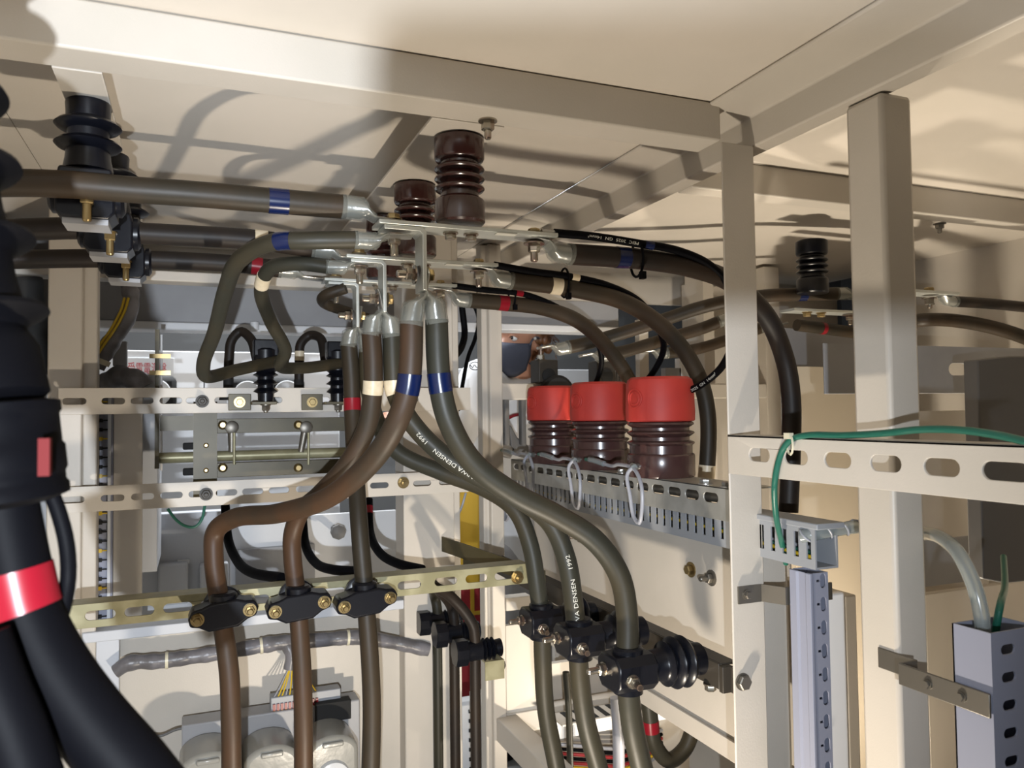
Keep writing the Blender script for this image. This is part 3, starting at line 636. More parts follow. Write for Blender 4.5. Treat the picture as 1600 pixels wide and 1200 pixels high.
# vertical blue grey duct beside the slim post
def vduct(x0, x1, y0, y1, z0, z1, pitch, label, m, face='x', zfirst=None):
    t = thing('wiring_duct', label, 'wiring duct', ((x0+x1)/2, (y0+y1)/2, z1), None)
    return t
DX0, DX1, DY0, DY1, DZ1 = .822, .853, .892, .935, -.238
t = vduct(DX0, DX1, DY0, DY1, -H, DZ1, .03, 'vertical blue grey slotted duct standing right of the slim post', BLUEDUCT)
MB().prism([(DX0, DY1), (DX0-.003, DY1), (DX0-.003, DY1-.014), (DX0, DY1-.017), (DX0, DY0+.012), (DX0-.003, DY0+.010), (DX0-.003, DY0), (DX0+.002, DY0), (DX0+.002, DY1)], 'z', -1.25, DZ1).build('duct_lid', BLUEDUCT, t, bev=.001)
hs = []
for k in range(30):
    z = DZ1-.012-.0335*k
    hs.append([(u, v) for v, u in slot(z, DX1-.0095, .021, .0105)]); hs.append([(DX1-.0215, z-.001), (DX1-.0152, z-.001), (DX1-.0152, z+.0025), (DX1-.0215, z+.0025)])
mb = MB()
mb.plate([(DX0+.003, -1.25), (DX1, -1.25), (DX1, DZ1), (DX0+.003, DZ1)], hs, 'y', DY0+.001, DY0+.003)
mb.box(DX1-.002, DX1, DY0+.003, DY1, -1.25, DZ1).box(DX0+.003, DX1, DY1-.002, DY1, -1.25, DZ1)
mb.build('duct_body', BLUEDUCT, t)
# bracket from the post holding it
mb = MB(); mb.box(.755, .797, .971, .974, -.292, -.266).box(.890, .902, .936, .939, -.292, -.266)
vs = [Vector((x, y, z)) for z in (-.292, -.266) for x, y in ((.797, .971), (.797, .974), (.816, .942), (.814, .938), (.896, .936), (.896, .939))]
mb._faces(vs, [(0, 1, 2, 3), (6, 9, 8, 7), (0, 3, 9, 6), (1, 7, 8, 2), (3, 2, 5, 4), (9, 10, 11, 8), (3, 4, 10, 9), (2, 8, 11, 5), (4, 5, 11, 10)])
t = thing('bracket', 'thin dark steel bracket tying the blue grey duct to the slim post', 'bracket', (.80, .975, -.28)); mb.build('bent_plate', STEEL, t)
hexbolt(MB(), (.770, .971, -.279), (0, -1, 0), .006, .005, .008).build('bolt', STEEL, t)
# white door edge panels behind the duct
MB().box(.93, 1.02, 1.03, 1.045, -H, -.312).build('door_panel', WHITE, bev=.003, **tags('pale panel with a rounded edge right behind the blue grey duct', 'panel'))
MB().prism([(1.02, 1.03), (1.045, 1.03), (1.045, 1.5), (1.02, 1.5)], 'z', -H, -.318).build('door_panel', CREAM, bev=.003, **tags('cream door edge standing right of the pale panel, left of the broad post', 'panel'))
# spiral wrapped hose from the duct to the right, and its nearer continuation
P = Path(polyw([(1252, 838, dict(Y=.885)), (1270, 835, dict(Y=.872)), (1300, 829, dict(Y=.868)), (1340, 823, dict(Y=.865)), (1410, 820, dict(Y=.855))]))
t = thing('spiral_wrapped_hose', 'clear spiral wrapped wire bundle leaving the duct end towards the broad post', 'cable', P.p[0])
MB().sweep(P, .0095).build('wire_bundle', CLEAR, t)
sp = [];
for k in range(0, 70):
    s = P.L*k/69; p, T, N, B = P.at(s); a = k*2*PI/12; sp.append(p+(N*math.cos(a)+B*math.sin(a))*.0102)
MB().sweep(Path(sp, res=3), .0014, seg=6).build('spiral_wrap', WIREG, t)
P = Path(polyw([(1440, 832, dict(Y=.80)), (1470, 840, dict(Y=.72)), (1500, 868, dict(Y=.66)), (1522, 915, dict(X=.824)), (1534, 965, dict(X=.824)), (1537, 1020, dict(X=.824)), (1538, 1080, dict(X=.824))]))
t = thing('spiral_wrapped_hose', 'clear wrapped hose arching down into the grey box at the right edge', 'cable', P.p[-1])
MB().sweep(P, .0085).build('wire_bundle', CLEAR, t)
P = Path(polyw([(1568, 870, dict(Y=.80)), (1570, 915, dict(Y=.72)), (1562, 950, dict(X=.85)), (1556, 985, dict(X=.848)), (1556, 1020, dict(X=.848))]))
MB().sweep(P, .0042).build('green_wire', GREEN, **tags('short green wire curving into the grey box at the right edge', 'wire'))
# near grey box (duct) at right edge with bracket on the broad post
a = W(1548, 990, Y=.60); bx = a.x; by = bx/math.tan(YAW+math.atan((1475-800)/FPX)); z1 = a.z
t = thing('wiring_duct', 'blurred grey slotted duct box at the lower right edge', 'wiring duct', (bx, .60, z1))
mb = MB(); mb.plate([(bx+.002, -1.0), (bx+.075, -1.0), (bx+.075, z1), (bx+.002, z1)], [slot(bx+.026, z1-.020-.030*k, .022, .011) for k in range(22)], 'y', .600, .602)
mb.box(bx, bx+.002, .600, by, -1.0, z1).box(bx, bx+.075, by-.002, by, -1.0, z1).box(bx+.073, bx+.075, .602, by, -1.0, z1)
mb.build('duct_body', BLUEDUCT, t)
c1 = W(1406, 1055, Y=.744); 
mb = MB(); p0 = W(1405, 1052, X=bx-.004); p1 = Vector((bx-.004, .600, p0.z))
dv = (p1-p0); n = Vector((dv.y, -dv.x, 0)).normalized()*.0015
for h in (1,):
    q = [p0-n, p1-n, p1+n, p0+n]; vs = [v+Vector((0, 0, .013)) for v in q]+[v-Vector((0, 0, .013)) for v in q]
    mb._faces(vs, [(0, 1, 2, 3), (7, 6, 5, 4), (0, 4, 5, 1), (1, 5, 6, 2), (2, 6, 7, 3), (3, 7, 4, 0)])
mb.box(p0.x, .822, p0.y-.002, p0.y+.001, p0.z-.013, p0.z+.013).box(.8195, .822, p0.y, .775, p0.z-.013, p0.z+.013)
t = thing('bracket', 'blurred steel bracket on the broad post holding the grey duct box', 'bracket', p0); mb.build('bent_plate', STEEL, t, bev=.001)
for k in (.35, .72):
    q = p0.lerp(p1, k); hexbolt(MB(), q-Vector((.0015, 0, 0)), (-1, 0, 0), .005, .003, .006).build('screw', STEEL, t)

# deeper items of the right bay
a = W(1432, 540, Y=1.2)
mb = MB(); x0 = a.x; mb.plate([(x0-.25, W(1432, 615, Y=1.2).z), (2.0, W(1432, 615, Y=1.2).z), (2.0, a.z), (x0-.25, a.z)], [slot(W(1497, 577, Y=1.2).x, W(1497, 577, Y=1.2).z, .055, .026), slot(W(1612, 577, Y=1.2).x, W(1497, 577, Y=1.2).z, .055, .026)], 'y', 1.2, 1.204)
mb.build('cross_plate', GREY, bev=.001, **tags('grey slotted cross plate right of the broad post', 'plate'))
mb = MB(); q = [W(1528, 562, Y=1.0), W(1578, 556, Y=1.0), W(1640, 556, Y=1.0), W(1640, 905, Y=1.0), W(1572, 912, Y=1.0), W(1537, 905, Y=1.0)]
mb.prism([(v.x, v.z) for v in q], 'y', 1.0, 1.03).build('cover_plate', DGREY, bev=.003, **tags('dark brown grey cover plate at the right edge', 'plate'))
mb = MB(); x0, x1, z0, z1 = rect(1436, 835, 1640, 905, 1.25); mb.plate([(x0, z0), (x1, z0), (x1, z1), (x0, z1)], [slot(W(1503, 868, Y=1.25).x, W(1503, 868, Y=1.25).z, .03, .022)], 'y', 1.25, 1.255)
mb.build('cross_plate', GREY, **tags('lower grey plate behind the arching clear hose', 'plate'))
x0, x1, z0, z1 = rect(1238, 573, 1345, 676, 1.6); MB().box(x0, x1+.1, 1.6, 1.62, -H, z1).build('cream_partition', DOORCLR, bev=.001, **tags('plain cream panel seen between the two right posts', 'panel'))
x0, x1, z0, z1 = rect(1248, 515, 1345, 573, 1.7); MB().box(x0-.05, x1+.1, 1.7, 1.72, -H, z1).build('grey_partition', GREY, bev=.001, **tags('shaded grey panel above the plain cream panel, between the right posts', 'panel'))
struct('wall_right', MB().box(2.15, 2.18, -.3, 2.1, -H, .47), CREAM)
struct('wall_back', MB().box(1.02, 2.18, 2.2, 2.22, -H, -.02), CREAM)
struct('wall_back', MB().box(1.52, 2.18, 2.2, 2.22, -.02, .42), CREAM)
MB().box(1.52, 1.56, 2.1, 2.2, -H, .46).box(1.80, 1.82, 2.15, 2.2, -H, .46).build('back_stile', CREAM, **tags('cream stiles standing against the back wall of the right bay', 'stile'))
x0, x1, z0, z1 = rect(1440, 700, 1540, 830, 1.5); MB().box(x0, x1, 1.5, 1.52, -H, z1+.1).build('cream_partition', CREAM, bev=.002, **tags('cream inner panel below the right slotted rail, right of the broad post', 'panel'))
MB().box(x0-.1, x0-.07, 1.45, 1.5, -H, .2).build('panel_stile', DOORCLR, **tags('narrow tan upright just right of the broad post', 'stile'))
x0, x1, z0, z1 = rect(1440, 912, 1700, 1200, 1.4); MB().box(x0+.02, x1+.1, 1.4, 1.42, -H, z1).build('cream_partition', CREAM, bev=.002, **tags('pale lower panel behind the blurred grey duct box', 'panel'))
# right bay brown cables and their bars
RB = [([(886, 543, 1.745), (910, 538, 1.74), (960, 524, 1.72), (1030, 502, 1.68), (1090, 482, 1.64), (1140, 470, 1.60), (1200, 462, 1.56), (1308, 459, 1.52)], 'long brown cable rising right from behind the masked person to the right bay busbar', [(1253, 460, .022, 'blue')]),
      ([(948, 555, 1.81), (980, 548, 1.80), (1040, 530, 1.78), (1100, 512, 1.75), (1125, 502, 1.73)], 'brown cable below the long one, ending at bolts left of the slim post', [(955, 554, .020, 'white')]),
      ([(1040, 552, 1.95), (1090, 545, 1.93), (1140, 530, 1.90), (1190, 512, 1.86)], 'lowest brown cable in the back, passing behind the slim post', [])]
for ps, lab, tp in RB:
    P, t = cable(lab, pxs(ps), .0165, CABLE, tapes=tp, group='brown cables in the back of the right bay')
    lugpart(t, P.p[0], P.at(0)[1]*-1, (0, 0, 1), .0165, .03); lugpart(t, P.p[-1], P.at(P.L)[1], (0, 0, -1), .0165, .03)
P, t = cable('brown cable with a red tape band low between the two right posts', pxs([(1245, 508, 1.58), (1285, 513, 1.58), (1340, 520, 1.58), (1400, 524, 1.57), (1440, 500, 1.3), (1480, 500, 1.28), (1530, 507, 1.25), (1580, 520, 1.22), (1650, 548, 1.20)]), .0155, CABLE, tapes=[(1285, 513, .012, 'red')])
P, t = cable('dark cable leaving right from the bolted lug at the right edge', pxs([(1490, 471, 1.25), (1540, 474, 1.25), (1620, 482, 1.25), (1720, 495, 1.25)]), .0125, CABLED)
lugpart(t, P.p[0], (-1, 0, .1), (0, 0, 1), .0125, .03)
a = W(1225, 484, Y=1.5); b = W(1345, 492, Y=1.5)
t = thing('busbar', 'flat busbar under the dark grey insulator in the right bay', 'busbar', (1.4, 1.49, a.z), 'right bay busbars')
MB().box(a.x, b.x+.12, 1.465, 1.515, a.z-.006, a.z).build('bar', TIN, t)
for px in (1261, 1283): p = W(px, 487, Y=1.48); hexbolt(MB(), (p.x, 1.48, a.z-.006), (0, 0, -1), .0095, .010, .012).build('bolt', BRASS, t)
p = W(1328, 490, Y=1.48); hexbolt(MB(), (p.x, 1.48, a.z-.008), (0, 0, -1), .010, .012, .018, .012).build('bolt', BOLT, t)
a = W(1424, 451, Y=1.25); b = W(1484, 455, Y=1.25)
t = thing('busbar', 'small flat bar end with a bolted lug right of the broad post', 'busbar', (a.x, 1.25, a.z))
MB().box(a.x-.06, b.x, 1.225, 1.275, a.z-.012, a.z-.006).build('bar', TIN, t)
p = W(1452, 452, Y=1.25); hexbolt(MB(), (p.x, 1.25, a.z-.006), (0, 0, 1), .011, .009).build('bolt', BRASS, t); hexbolt(MB(), (p.x, 1.25, a.z-.018), (0, 0, -1), .011, .014, .016, .008).build('bolt', BOLT, t)
# dark clamp bracket at the foot of the long brown cable
def back_bracket(px, py, Y, lab):
    c = W(px, py, Y=Y); t = thing('switch_terminal', lab, 'terminal', c)
    MB().box(c.x-.030, c.x+.030, Y-.03, Y+.03, .081, c.z).build('terminal_block', DARKB, t, bev=.003)
    MB().lathe([(.020, 0), (.020, .004), (.014, .006)], (c.x, Y-.03, (c.z+.081)/2-.012), (0, -1, 0), 24).build('round_boss', VENT, t)
    hexbolt(MB(), (c.x-.01, Y, c.z), (0, 0, 1), .011, .014, .016, .016).build('bolt', BOLT, t)
back_bracket(850, 563, 2.03, 'dark terminal block with a round boss below the masked person\'s ear'); back_bracket(940, 565, 2.05, 'dark terminal block below the cream banded brown cable')
c = W(872, 607, Y=1.98)
MB().lathe([(.05, 0), (.05, .02), (.042, .028), (.01, .030)], (c.x, 2.0, c.z-.012), (0, -1, 0), 30).build('round_disc', VENT, **tags('round black disc behind the cross rail, left of the red caps', 'disc'))
x0, x1, z0, z1 = rect(948, 560, 978, 602, 2.06)
mb = MB(); mb.box(x0, x1, 2.06, 2.09, .081, z1)
for k in range(6): mb.box(x0+.004+k*(x1-x0-.008)/6, x0+.004+(k+.5)*(x1-x0-.008)/6, 2.056, 2.06, .09, z1-.015)
mb.build('relay_box', GREY, bev=.001, **tags('grey ribbed relay box standing on the cross rail behind the second red cap', 'relay'))
for px, m, lab in ((1000, CREAM, 'cream upright left of the pale strip behind the feeder cables'), (1062, WHITE, 'pale strip upright on the cross rail behind the feeder cables'), (1040, GREY, 'grey box standing behind the feeder cables on the cross rail')):
    x0, x1, z0, z1 = rect(px, 560 if px != 1040 else 575, px+(14 if px != 1040 else 24), 600, 2.075); MB().box(x0, x1, 2.075, 2.10, .081, z1+(.12 if px == 1000 else 0)).build('upright_strip', m, **tags(lab, 'strip'))

# ---------------------------------------------------------------- back of the left bay
for xa, xb, dz, side in ((-.9, .66, 0, 'left'), (.662, 1.35, .026, 'right')):
    where = 'behind the left bay' if side == 'left' else 'above the masked person'
    t = thing('door_header', 'grey horizontal header panel with a bright white lower lip, '+where, 'header panel', ((xa+xb)/2, 2.35, .262+dz))
    MB().box(xa, xb, 2.35, 2.42, .262+dz, .372).build('header_panel', GREY, t, bev=.002)
    MB().box(xa, xb, 2.33, 2.42, .238+dz, .260+dz).build('lip', WHITE, t, bev=.004, label='bright white lower lip')
for px in (398, 583): 
    c = W(px, 510, Y=2.325); MB().cyl((c.x, 2.325, c.z-.01), (c.x, 2.325, c.z+.012), .012).build('hinge_pin', WHITE, **tags('small white hinge stub on the lip '+('above the left post insulator' if px < 500 else 'behind the hanging cables'), 'hinge'))
# white cabinet across the aisle
YC = 2.90
x0, x1, z0, z1 = rect(100, 549, 531, 1000, YC); xs = W(319, 590, Y=YC).x
t = thing('cabinet', 'white cabinet face across the aisle carrying a red lettered placard and round gauges', 'cabinet', (0, YC, -H))
MB().box(x0-.2, xs-.002, YC, YC+.3, -H, z1).box(xs+.002, x1, YC, YC+.3, -H, z1).build('door', WHITE, t, bev=.003)
c = W(222, 574, Y=YC-.002); x0p, x1p, z0p, z1p = rect(196, 559, 272, 590, YC-.004)
pl = thing('placard', 'white placard with red Japanese characters on the cabinet door', 'sign', ((x0p+x1p)/2, YC-.004, z0p))
MB().box(x0p, x1p, YC-.004, YC, z0p, z1p).build('plate', WHITE, pl, bev=.001)
me = text_mesh('受電電源盤', (z1p-z0p)*.62); mb = MB(); mb.bm.from_mesh(me)
wd = max(v.co.x for v in mb.bm.verts)
for v in mb.bm.verts: v.co = Vector((x0p+.006+v.co.x*(x1p-x0p-.030)/wd, YC-.0045, z0p+(z1p-z0p)*.24+v.co.y))
mb.build('lettering', INKR, pl)
for k in range(2): pass
for k, (px, py) in enumerate(((245, 607), (386, 609), (447, 608))):
    c = W(px, py, Y=YC); t = thing('gauge', 'round black rimmed gauge on the white cabinet, '+('left one below the placard', 'left of the right pair above the rail', 'right of the right pair above the rail')[k], 'gauge', c, 'panel gauges')
    MB().box(c.x-.062, c.x+.062, YC-.030, YC, c.z-.062, c.z+.038).build('case', VENT, t, bev=.02)
    MB().lathe([(.045, 0), (.045, .004), (.042, .006)], (c.x, YC-.030, c.z-.015), (0, -1, 0), 30).build('dial', GLASS, t)
# inner pale panel with latches lower down
YI = 2.30
x0, x1, z0, z1 = rect(222, 640, 531, 905, YI)
zz = W(300, 812, Y=YI).z
MB().box(x0, W(360, 800, Y=YI).x, YI, YI+.04, W(300, 1000, Y=YI).z, W(300, 800, Y=YI).z).build('breaker_box', LGREY, bev=.004, **tags('pale grey breaker enclosure low at the left behind the slotted rails', 'enclosure'))
x0b, x1b, z0b, z1b = rect(360, 805, 620, 1000, 2.42); MB().box(x0b, x1b, 2.42, 2.44, z0b, z1b).build('white_panel', WHITE, **tags('white panel behind the bent hanging cable', 'panel'))
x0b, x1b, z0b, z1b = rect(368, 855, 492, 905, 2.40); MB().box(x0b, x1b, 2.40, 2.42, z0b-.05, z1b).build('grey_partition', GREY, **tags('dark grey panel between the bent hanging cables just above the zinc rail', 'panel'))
for px0, px1, lab in ((247, 272, 'left'), (312, 335, 'right')):
    x0b, x1b, z0b, z1b = rect(px0, 880, px1+22, 915, YI-.03); MB().box(x0b, x1b, YI-.035, YI, z0b-.05, z1b).build('raised_cover', LGREY, bev=.006, **tags('raised pale cover on the breaker enclosure, '+lab+' one above the zinc rail', 'cover'))
for px, py in ((234, 881), (287, 877)):
    c = W(px, py, Y=YI); MB().box(c.x-.016, c.x+.016, YI-.012, YI, c.z-.006, c.z+.006).build('latch', GLASS, bev=.003, **tags('small clear latch on the breaker enclosure, '+('by the cream panel' if px < 250 else 'above the raised cover'), 'latch'))
x0b, x1b, z0b, z1b = rect(222, 700, 245, 1000, 2.02); MB().box(x0b, x1b, 2.02, 2.28, -.36, .10).build('sheet_partition', LGREY, **tags('narrow bluish side panel next to the cream panel, behind the rails', 'panel'))
# cream panel and slotted duct right of the left post
x0b, x1b, z0b, z1b = rect(177, 640, 222, 940, 1.96); MB().box(x0b, x1b, 1.96, 1.98, -.52, .06).build('cream_partition', CREAM, bev=.001, **tags('cream upright panel just right of the slotted duct at the left', 'panel'))
x0b, x1b, z0b, z1b = rect(150, 640, 176, 960, 1.95)
t = thing('wiring_duct', 'grey vertical slotted duct with black wire stubs right of the left post', 'wiring duct', (x0b, 1.95, -.5))
mb = MB(); mb.box(x0b, x1b, 1.955, 2.0, -.52, .05); mb.build('duct_body', BLUEDUCT, t, bev=.002)
for k in range(26):
    z = .035-.0205*k; mb = MB(); mb.box(x0b+.002, x0b+.012, 1.948, 1.956, z-.004, z+.004).cyl((x0b+.012, 1.951, z), (x0b+.022, 1.951, z), .0016, seg=8)
    mb.build('wire_stub', VENT if k % 4 else YELLOW, t)
MB().box(x1b-.010, x1b-.004, 1.948, 1.955, -.52, .05).build('duct_lid_edge', LGREY, t)

# operating mechanism behind the cream rails
YM = 1.95
t = thing('switch_mechanism', 'olive steel switch operating mechanism behind the cream slotted rails', 'mechanism', W(322, 700, Y=YM))
x0, x1, z0, z1 = rect(302, 648, 339, 756, YM); MB().box(x0, x1, YM-.02, YM-.016, z0-.03, z1+.03).build('upright_plate', OLIVE, t)
for py in (696, 735): p = W(322, py, Y=YM-.02); MB().lathe([(.006, 0), (.006, .002), (.003, .004)], p, (0, -1, 0), 14).build('rivet', BRASS, t)
for k, (ya, yb) in enumerate(((653, 675), (720, 742))):
    x0, x1, z0, z1 = rect(339, ya, 560, yb, YM); MB().box(x0, x1, YM, YM+.03, z0, z1).build('cross_bar', OLIVE, t, bev=.001)
    for px in (348, 466):
        p = W(px, (ya+yb)/2, Y=YM); MB().lathe([(.011, 0), (.010, .004), (.006, .009)], (p.x, YM, p.z), (0, -1, 0), 16).build('pin', BRASS, t)
a = W(243, 716, Y=YM+.01); b = W(560, 708, Y=YM+.01); MB().cyl(a, (b.x, b.y, a.z), .0125).build('round_shaft', GOLD, t, smooth=60)
x0, x1, z0, z1 = rect(242, 600, 249, 732, YM); MB().box(x0, x1, YM-.01, YM+.01, z0, W(245, 515, Y=YM).z).build('vertical_rod', OLIVE, t)
x0, x1, z0, z1 = rect(250, 650, 302, 673, YM); MB().box(x0, x1, YM, YM+.004, z0, z1).build('side_plate', OLIVE, t)
for px, lean in ((362, 0), (478, 1)):
    p = W(px, 672, Y=YM-.01); q = W(px-(8 if lean else 0), 706, Y=YM-.01); MB().cyl(p+Vector((0, 0, .01)), q, .010, .007).build('link_arm', STEEL, t)
    MB().lathe([(.015, 0), (.015, .012), (.011, .014)], p+Vector((0, .004, .006)), (0, -1, 0), 18).build('link_eye', STEEL, t)
    p = W(px+4, 676, Y=YM-.02); q = W(px+4, 726, Y=YM-.02); MB().cyl(p, q, .003).build('link_rod', GOLD, t)
for py in (697, 737): p = W(296, py, Y=YM); MB().box(p.x-.014, p.x+.012, YM-.012, YM+.012, p.z-.008, p.z+.008).build('stop_nut', VENT, t, bev=.003)
p = W(252, 550, Y=2.0); q = W(252, 735, Y=2.0); MB().cyl((p.x, 2.0, W(252, 523, Y=2.0).z), (q.x, 2.0, q.z), .0028).build('thin_rod', WHITE, **tags('thin pale rod in front of the red lettered placard', 'rod'))
for py in (557, 583): c = W(249, py, Y=YM); MB().box(c.x-.020, c.x+.024, YM-.014, YM-.010, c.z-.005, c.z+.005).build('rod_clip', BRASS, **tags('brass toned clip joining the rods, '+('above' if py < 570 else 'below')+' the red lettering', 'clip'))
P = Path(pxs([(262, 795, 2.0), (275, 812, 2.0), (290, 822, 2.0), (305, 823, 2.0), (315, 812, 2.0), (320, 790, 2.0)])); MB().sweep(P, .0035, seg=10).build('green_wire', GREEN, **tags('short green wire drooping below the lower cream rail', 'wire'))
# dark looped cables above the rail in the back
for ps, lab in (([(357, 612, 2.0), (358, 560, 2.0), (362, 532, 2.0), (376, 518, 2.0), (392, 530, 1.98), (400, 556, 1.95), (404, 575, 1.92)], 'dark short cable arching over to the left post insulator'),
                ([(467, 612, 2.0), (468, 560, 2.0), (470, 537, 2.0), (484, 524, 2.0), (500, 528, 1.98), (506, 548, 1.95), (508, 562, 1.92)], 'short brown cable with a cream band arching over to the right post insulator')):
    P, t = cable(lab, pxs(ps), .0115, CABLED, tapes=[(468, 556, .024, 'white')] if '467' in str(ps[0][0]) else [], group='short arched cables', name='arched_cable')
    p = P.p[0]; MB().lathe([(.022, -.02), (.018, -.004), (.012, .004), (.012, .03)], p, (0, 0, 1), 18).build('cable_boot', VENT, t)
# thin black cables drooping behind the bent hanging cables
for k, ps in enumerate(([(352, 790, 2.0), (356, 840, 1.95), (370, 875, 1.85), (395, 895, 1.72), (440, 903, 1.62)], [(472, 800, 2.0), (477, 850, 1.95), (492, 878, 1.85), (520, 890, 1.72), (560, 893, 1.65)], [(576, 780, 2.0), (578, 830, 1.95), (592, 862, 1.85), (620, 880, 1.74), (660, 890, 1.66)])):
    P, t = cable('thin black cable drooping onto the zinc rail behind the '+('left', 'middle', 'straight')[k]+' hanging cable', pxs(ps), .0105, RUBBER, group='thin black drooping cables', name='drooping_cable')
    if k == 2: MB().sweep(P, .0109, .02, .04).build('marking_tape', TRED, t); MB().cyl(P.p[0], P.p[0]+Vector((0, 0, .02)), .007).build('lug', LUG, t)
# black knob on the right
c = W(527, 830, Y=2.36); MB().lathe([(.016, 0), (.022, .006), (.022, .026), (.014, .030)], (c.x, 2.36, c.z), (0, -1, 0), 8).cyl((c.x, 2.355, c.z), (c.x, 2.425, c.z), .01).build('hand_knob', DGREY, **tags('dark knob on the pale panel left of the red banded hanging cable', 'knob'))

# grey wrapped harness and devices at the far left back
def harness(ps, r, lab, m=FOIL, wob=.35, name='wire_harness'):
    P = Path(pxs(ps)); t = thing(name, lab, 'wire harness', P.p[0]); MB().sweep(P, r, wob=wob, seg=16).build('wrapped_bundle', m, t); return P, t
P, t = harness([(196, 430, 2.05), (205, 470, 2.02), (190, 510, 2.0), (160, 555, 1.98), (150, 575, 1.98)], .020, 'silver grey wrapped harness with yellow wires right of the left post')
for o in (0, .008):
    MB().sweep(Path([p+Vector((-.012+o, -.022, .006)) for p in [P.at(P.L*(.3+.7*k/6))[0] for k in range(7)]]), .003, seg=8).build('yellow_wire', YELLOW, t)
p = P.at(P.L*.93)[0]; MB().lathe([(.023, -.006), (.023, .006)], p, P.at(P.L*.93)[1], 16).build('binding', TIE, t)
harness([(165, 602, 2.05), (190, 590, 2.02), (215, 596, 2.0), (222, 606, 2.0)], .028, 'crumpled grey wrapped bundle sitting behind the upper cream rail')
harness([(38, 436, 2.0), (45, 480, 2.0), (58, 540, 2.0), (62, 585, 2.0)], .034, 'dark wrapped harness with a yellow wire left of the left post', VENT, .2)
P = Path(pxs([(20, 470, 1.94), (30, 490, 1.94), (32, 520, 1.94), (42, 560, 1.94)])); MB().sweep(P, .004, seg=8).build('yellow_wire', YELLOW, **tags('dim yellow wire on the dark harness at the far left', 'wire'))
x0, x1, z0, z1 = rect(-60, 558, 70, 640, 2.0); MB().box(x0, x1, 2.0, 2.03, z0, z1).build('side_box', CREAM, bev=.003, **tags('shaded cream box at the far left beyond the left post', 'box'))
x0, x1, z0, z1 = rect(176, 533, 198, 572, 2.06); MB().box(x0, x1, 2.06, 2.09, z0, z1).build('terminal_cover', GREY, bev=.002, **tags('small grey block on the back frame, right of the yellow wired harness', 'block'))
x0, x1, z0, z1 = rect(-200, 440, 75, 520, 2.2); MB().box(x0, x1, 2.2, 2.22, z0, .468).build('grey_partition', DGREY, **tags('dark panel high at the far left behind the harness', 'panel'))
struct('wall_left', MB().box(-.42, -.40, .3, 2.1, -H, .46), CREAM)

# lower left: cream back panel, white sill, harness, terminal block, relay with three covers
YB = 1.93
struct('wall_back', MB().box(-.30, .47, YB, YB+.02, -1.1, -.475), CREAM)
x0, x1, z0, z1 = rect(150, 945, 655, 985, YB-.03); MB().box(-.22, .47, YB-.05, YB-.002, -.474, -.452).build('sill_strip', LGREY, bev=.002, **tags('pale sill strip right below the zinc slotted rail', 'strip'))
x0, x1, z0, z1 = rect(149, 985, 186, 1130, 1.90); MB().box(x0, x1, 1.90, 1.925, z0-.3, z1).build('duct_cover', LGREY, bev=.002, **tags('pale upright duct cover at the lower left beside the black near cable', 'duct cover'))
P, t = harness([(180, 1050, 1.88), (200, 1037, 1.88), (250, 1033, 1.88), (330, 1022, 1.88), (390, 1012, 1.88), (440, 1004, 1.88), (500, 1000, 1.88), (560, 996, 1.88), (610, 1003, 1.88), (670, 1015, 1.87)], .0165, 'grey wrapped harness running across the cream panel below the zinc rail', FOIL, .25)
for px, py in ((258, 1033), (408, 1010), (545, 998)):
    s = P.nearpx(px, py); p, T, N, B = P.at(s); MB().lathe([(.018, -.003), (.018, .003)], p, T, 16).build('binding', TIE, t)
P2, t = harness([(446, 1004, 1.88), (455, 1022, 1.87), (452, 1045, 1.87)], .013, 'short grey harness branch dropping to the terminal block')
c = W(462, 1090, Y=1.86); t = thing('terminal_block', 'terminal block with red and yellow wires above the three grey covers', 'terminal block', c)
MB().box(c.x-.055, c.x+.10, 1.85, 1.885, c.z-.028, c.z+.010).build('block_body', DUCT, t, bev=.002)
for k in range(12):
    x = c.x-.048+.0085*k
    MB().sweep(Path([(c.x-.015+.002*k, 1.87, c.z+.062), (x*.7+(c.x)*.3, 1.862, c.z+.03), (x, 1.855, c.z+.008)]), .0016, seg=6).build('yellow_wire', YELLOW if k % 3 else WIREG, t)
    MB().box(x-.003, x+.003, 1.846, 1.85, c.z-.018, c.z-.004).build('red_ferrule', TRED, t)
    MB().sweep(Path([(x, 1.847, c.z-.018), (x+.004, 1.842, c.z-.034), (x+.012, 1.846, c.z-.036)]), .0014, seg=6).build('yellow_wire', YELLOW, t)
c = W(415, 1150, Y=1.80)
t = thing('relay_unit', 'dark grey relay unit with three rounded translucent covers at the bottom', 'relay', (c.x, 1.82, c.z))
x0, x1, z0, z1 = rect(284, 1112, 560, 1160, 1.86); MB().box(x0, x1, 1.84, 1.90, z0-.2, W(400, 1112, Y=1.86).z).build('back_plate', GREY, t, bev=.003)
for px, py in ((325, 1160), (425, 1150), (520, 1135)):
    q = W(px, py, Y=1.72); zt = q.z-.022
    poly = [(q.x-.055, -1.05)]+[(q.x-.055*math.cos(a), zt-.035+.035*math.sin(a)) for a in [PI*k/14 for k in range(15)]]+[(q.x+.055, -1.05)]
    cv = MB().prism(poly, 'y', 1.72, 1.838).build('rounded_cover', CTGREY, t, bev=.010, smooth=50)
    MB().box(q.x-.022, q.x+.022, 1.712, 1.722, zt-.020, zt-.010).build('latch_tab', CTGREY, cv, bev=.003)
    MB().lathe([(.036, 0), (.034, .010), (.026, .014)], (q.x, 1.72, zt-.085), (0, -1, 0), 30).build('round_window', GLASS, cv)
MB().box(W(490, 1095, Y=1.86).x, W(545, 1095, Y=1.86).x, 1.83, 1.86, W(520, 1120, Y=1.86).z, W(520, 1090, Y=1.86).z).build('connector_block', VENT, bev=.002, **tags('black connector block on the cream panel right of the wired terminal block', 'connector'))
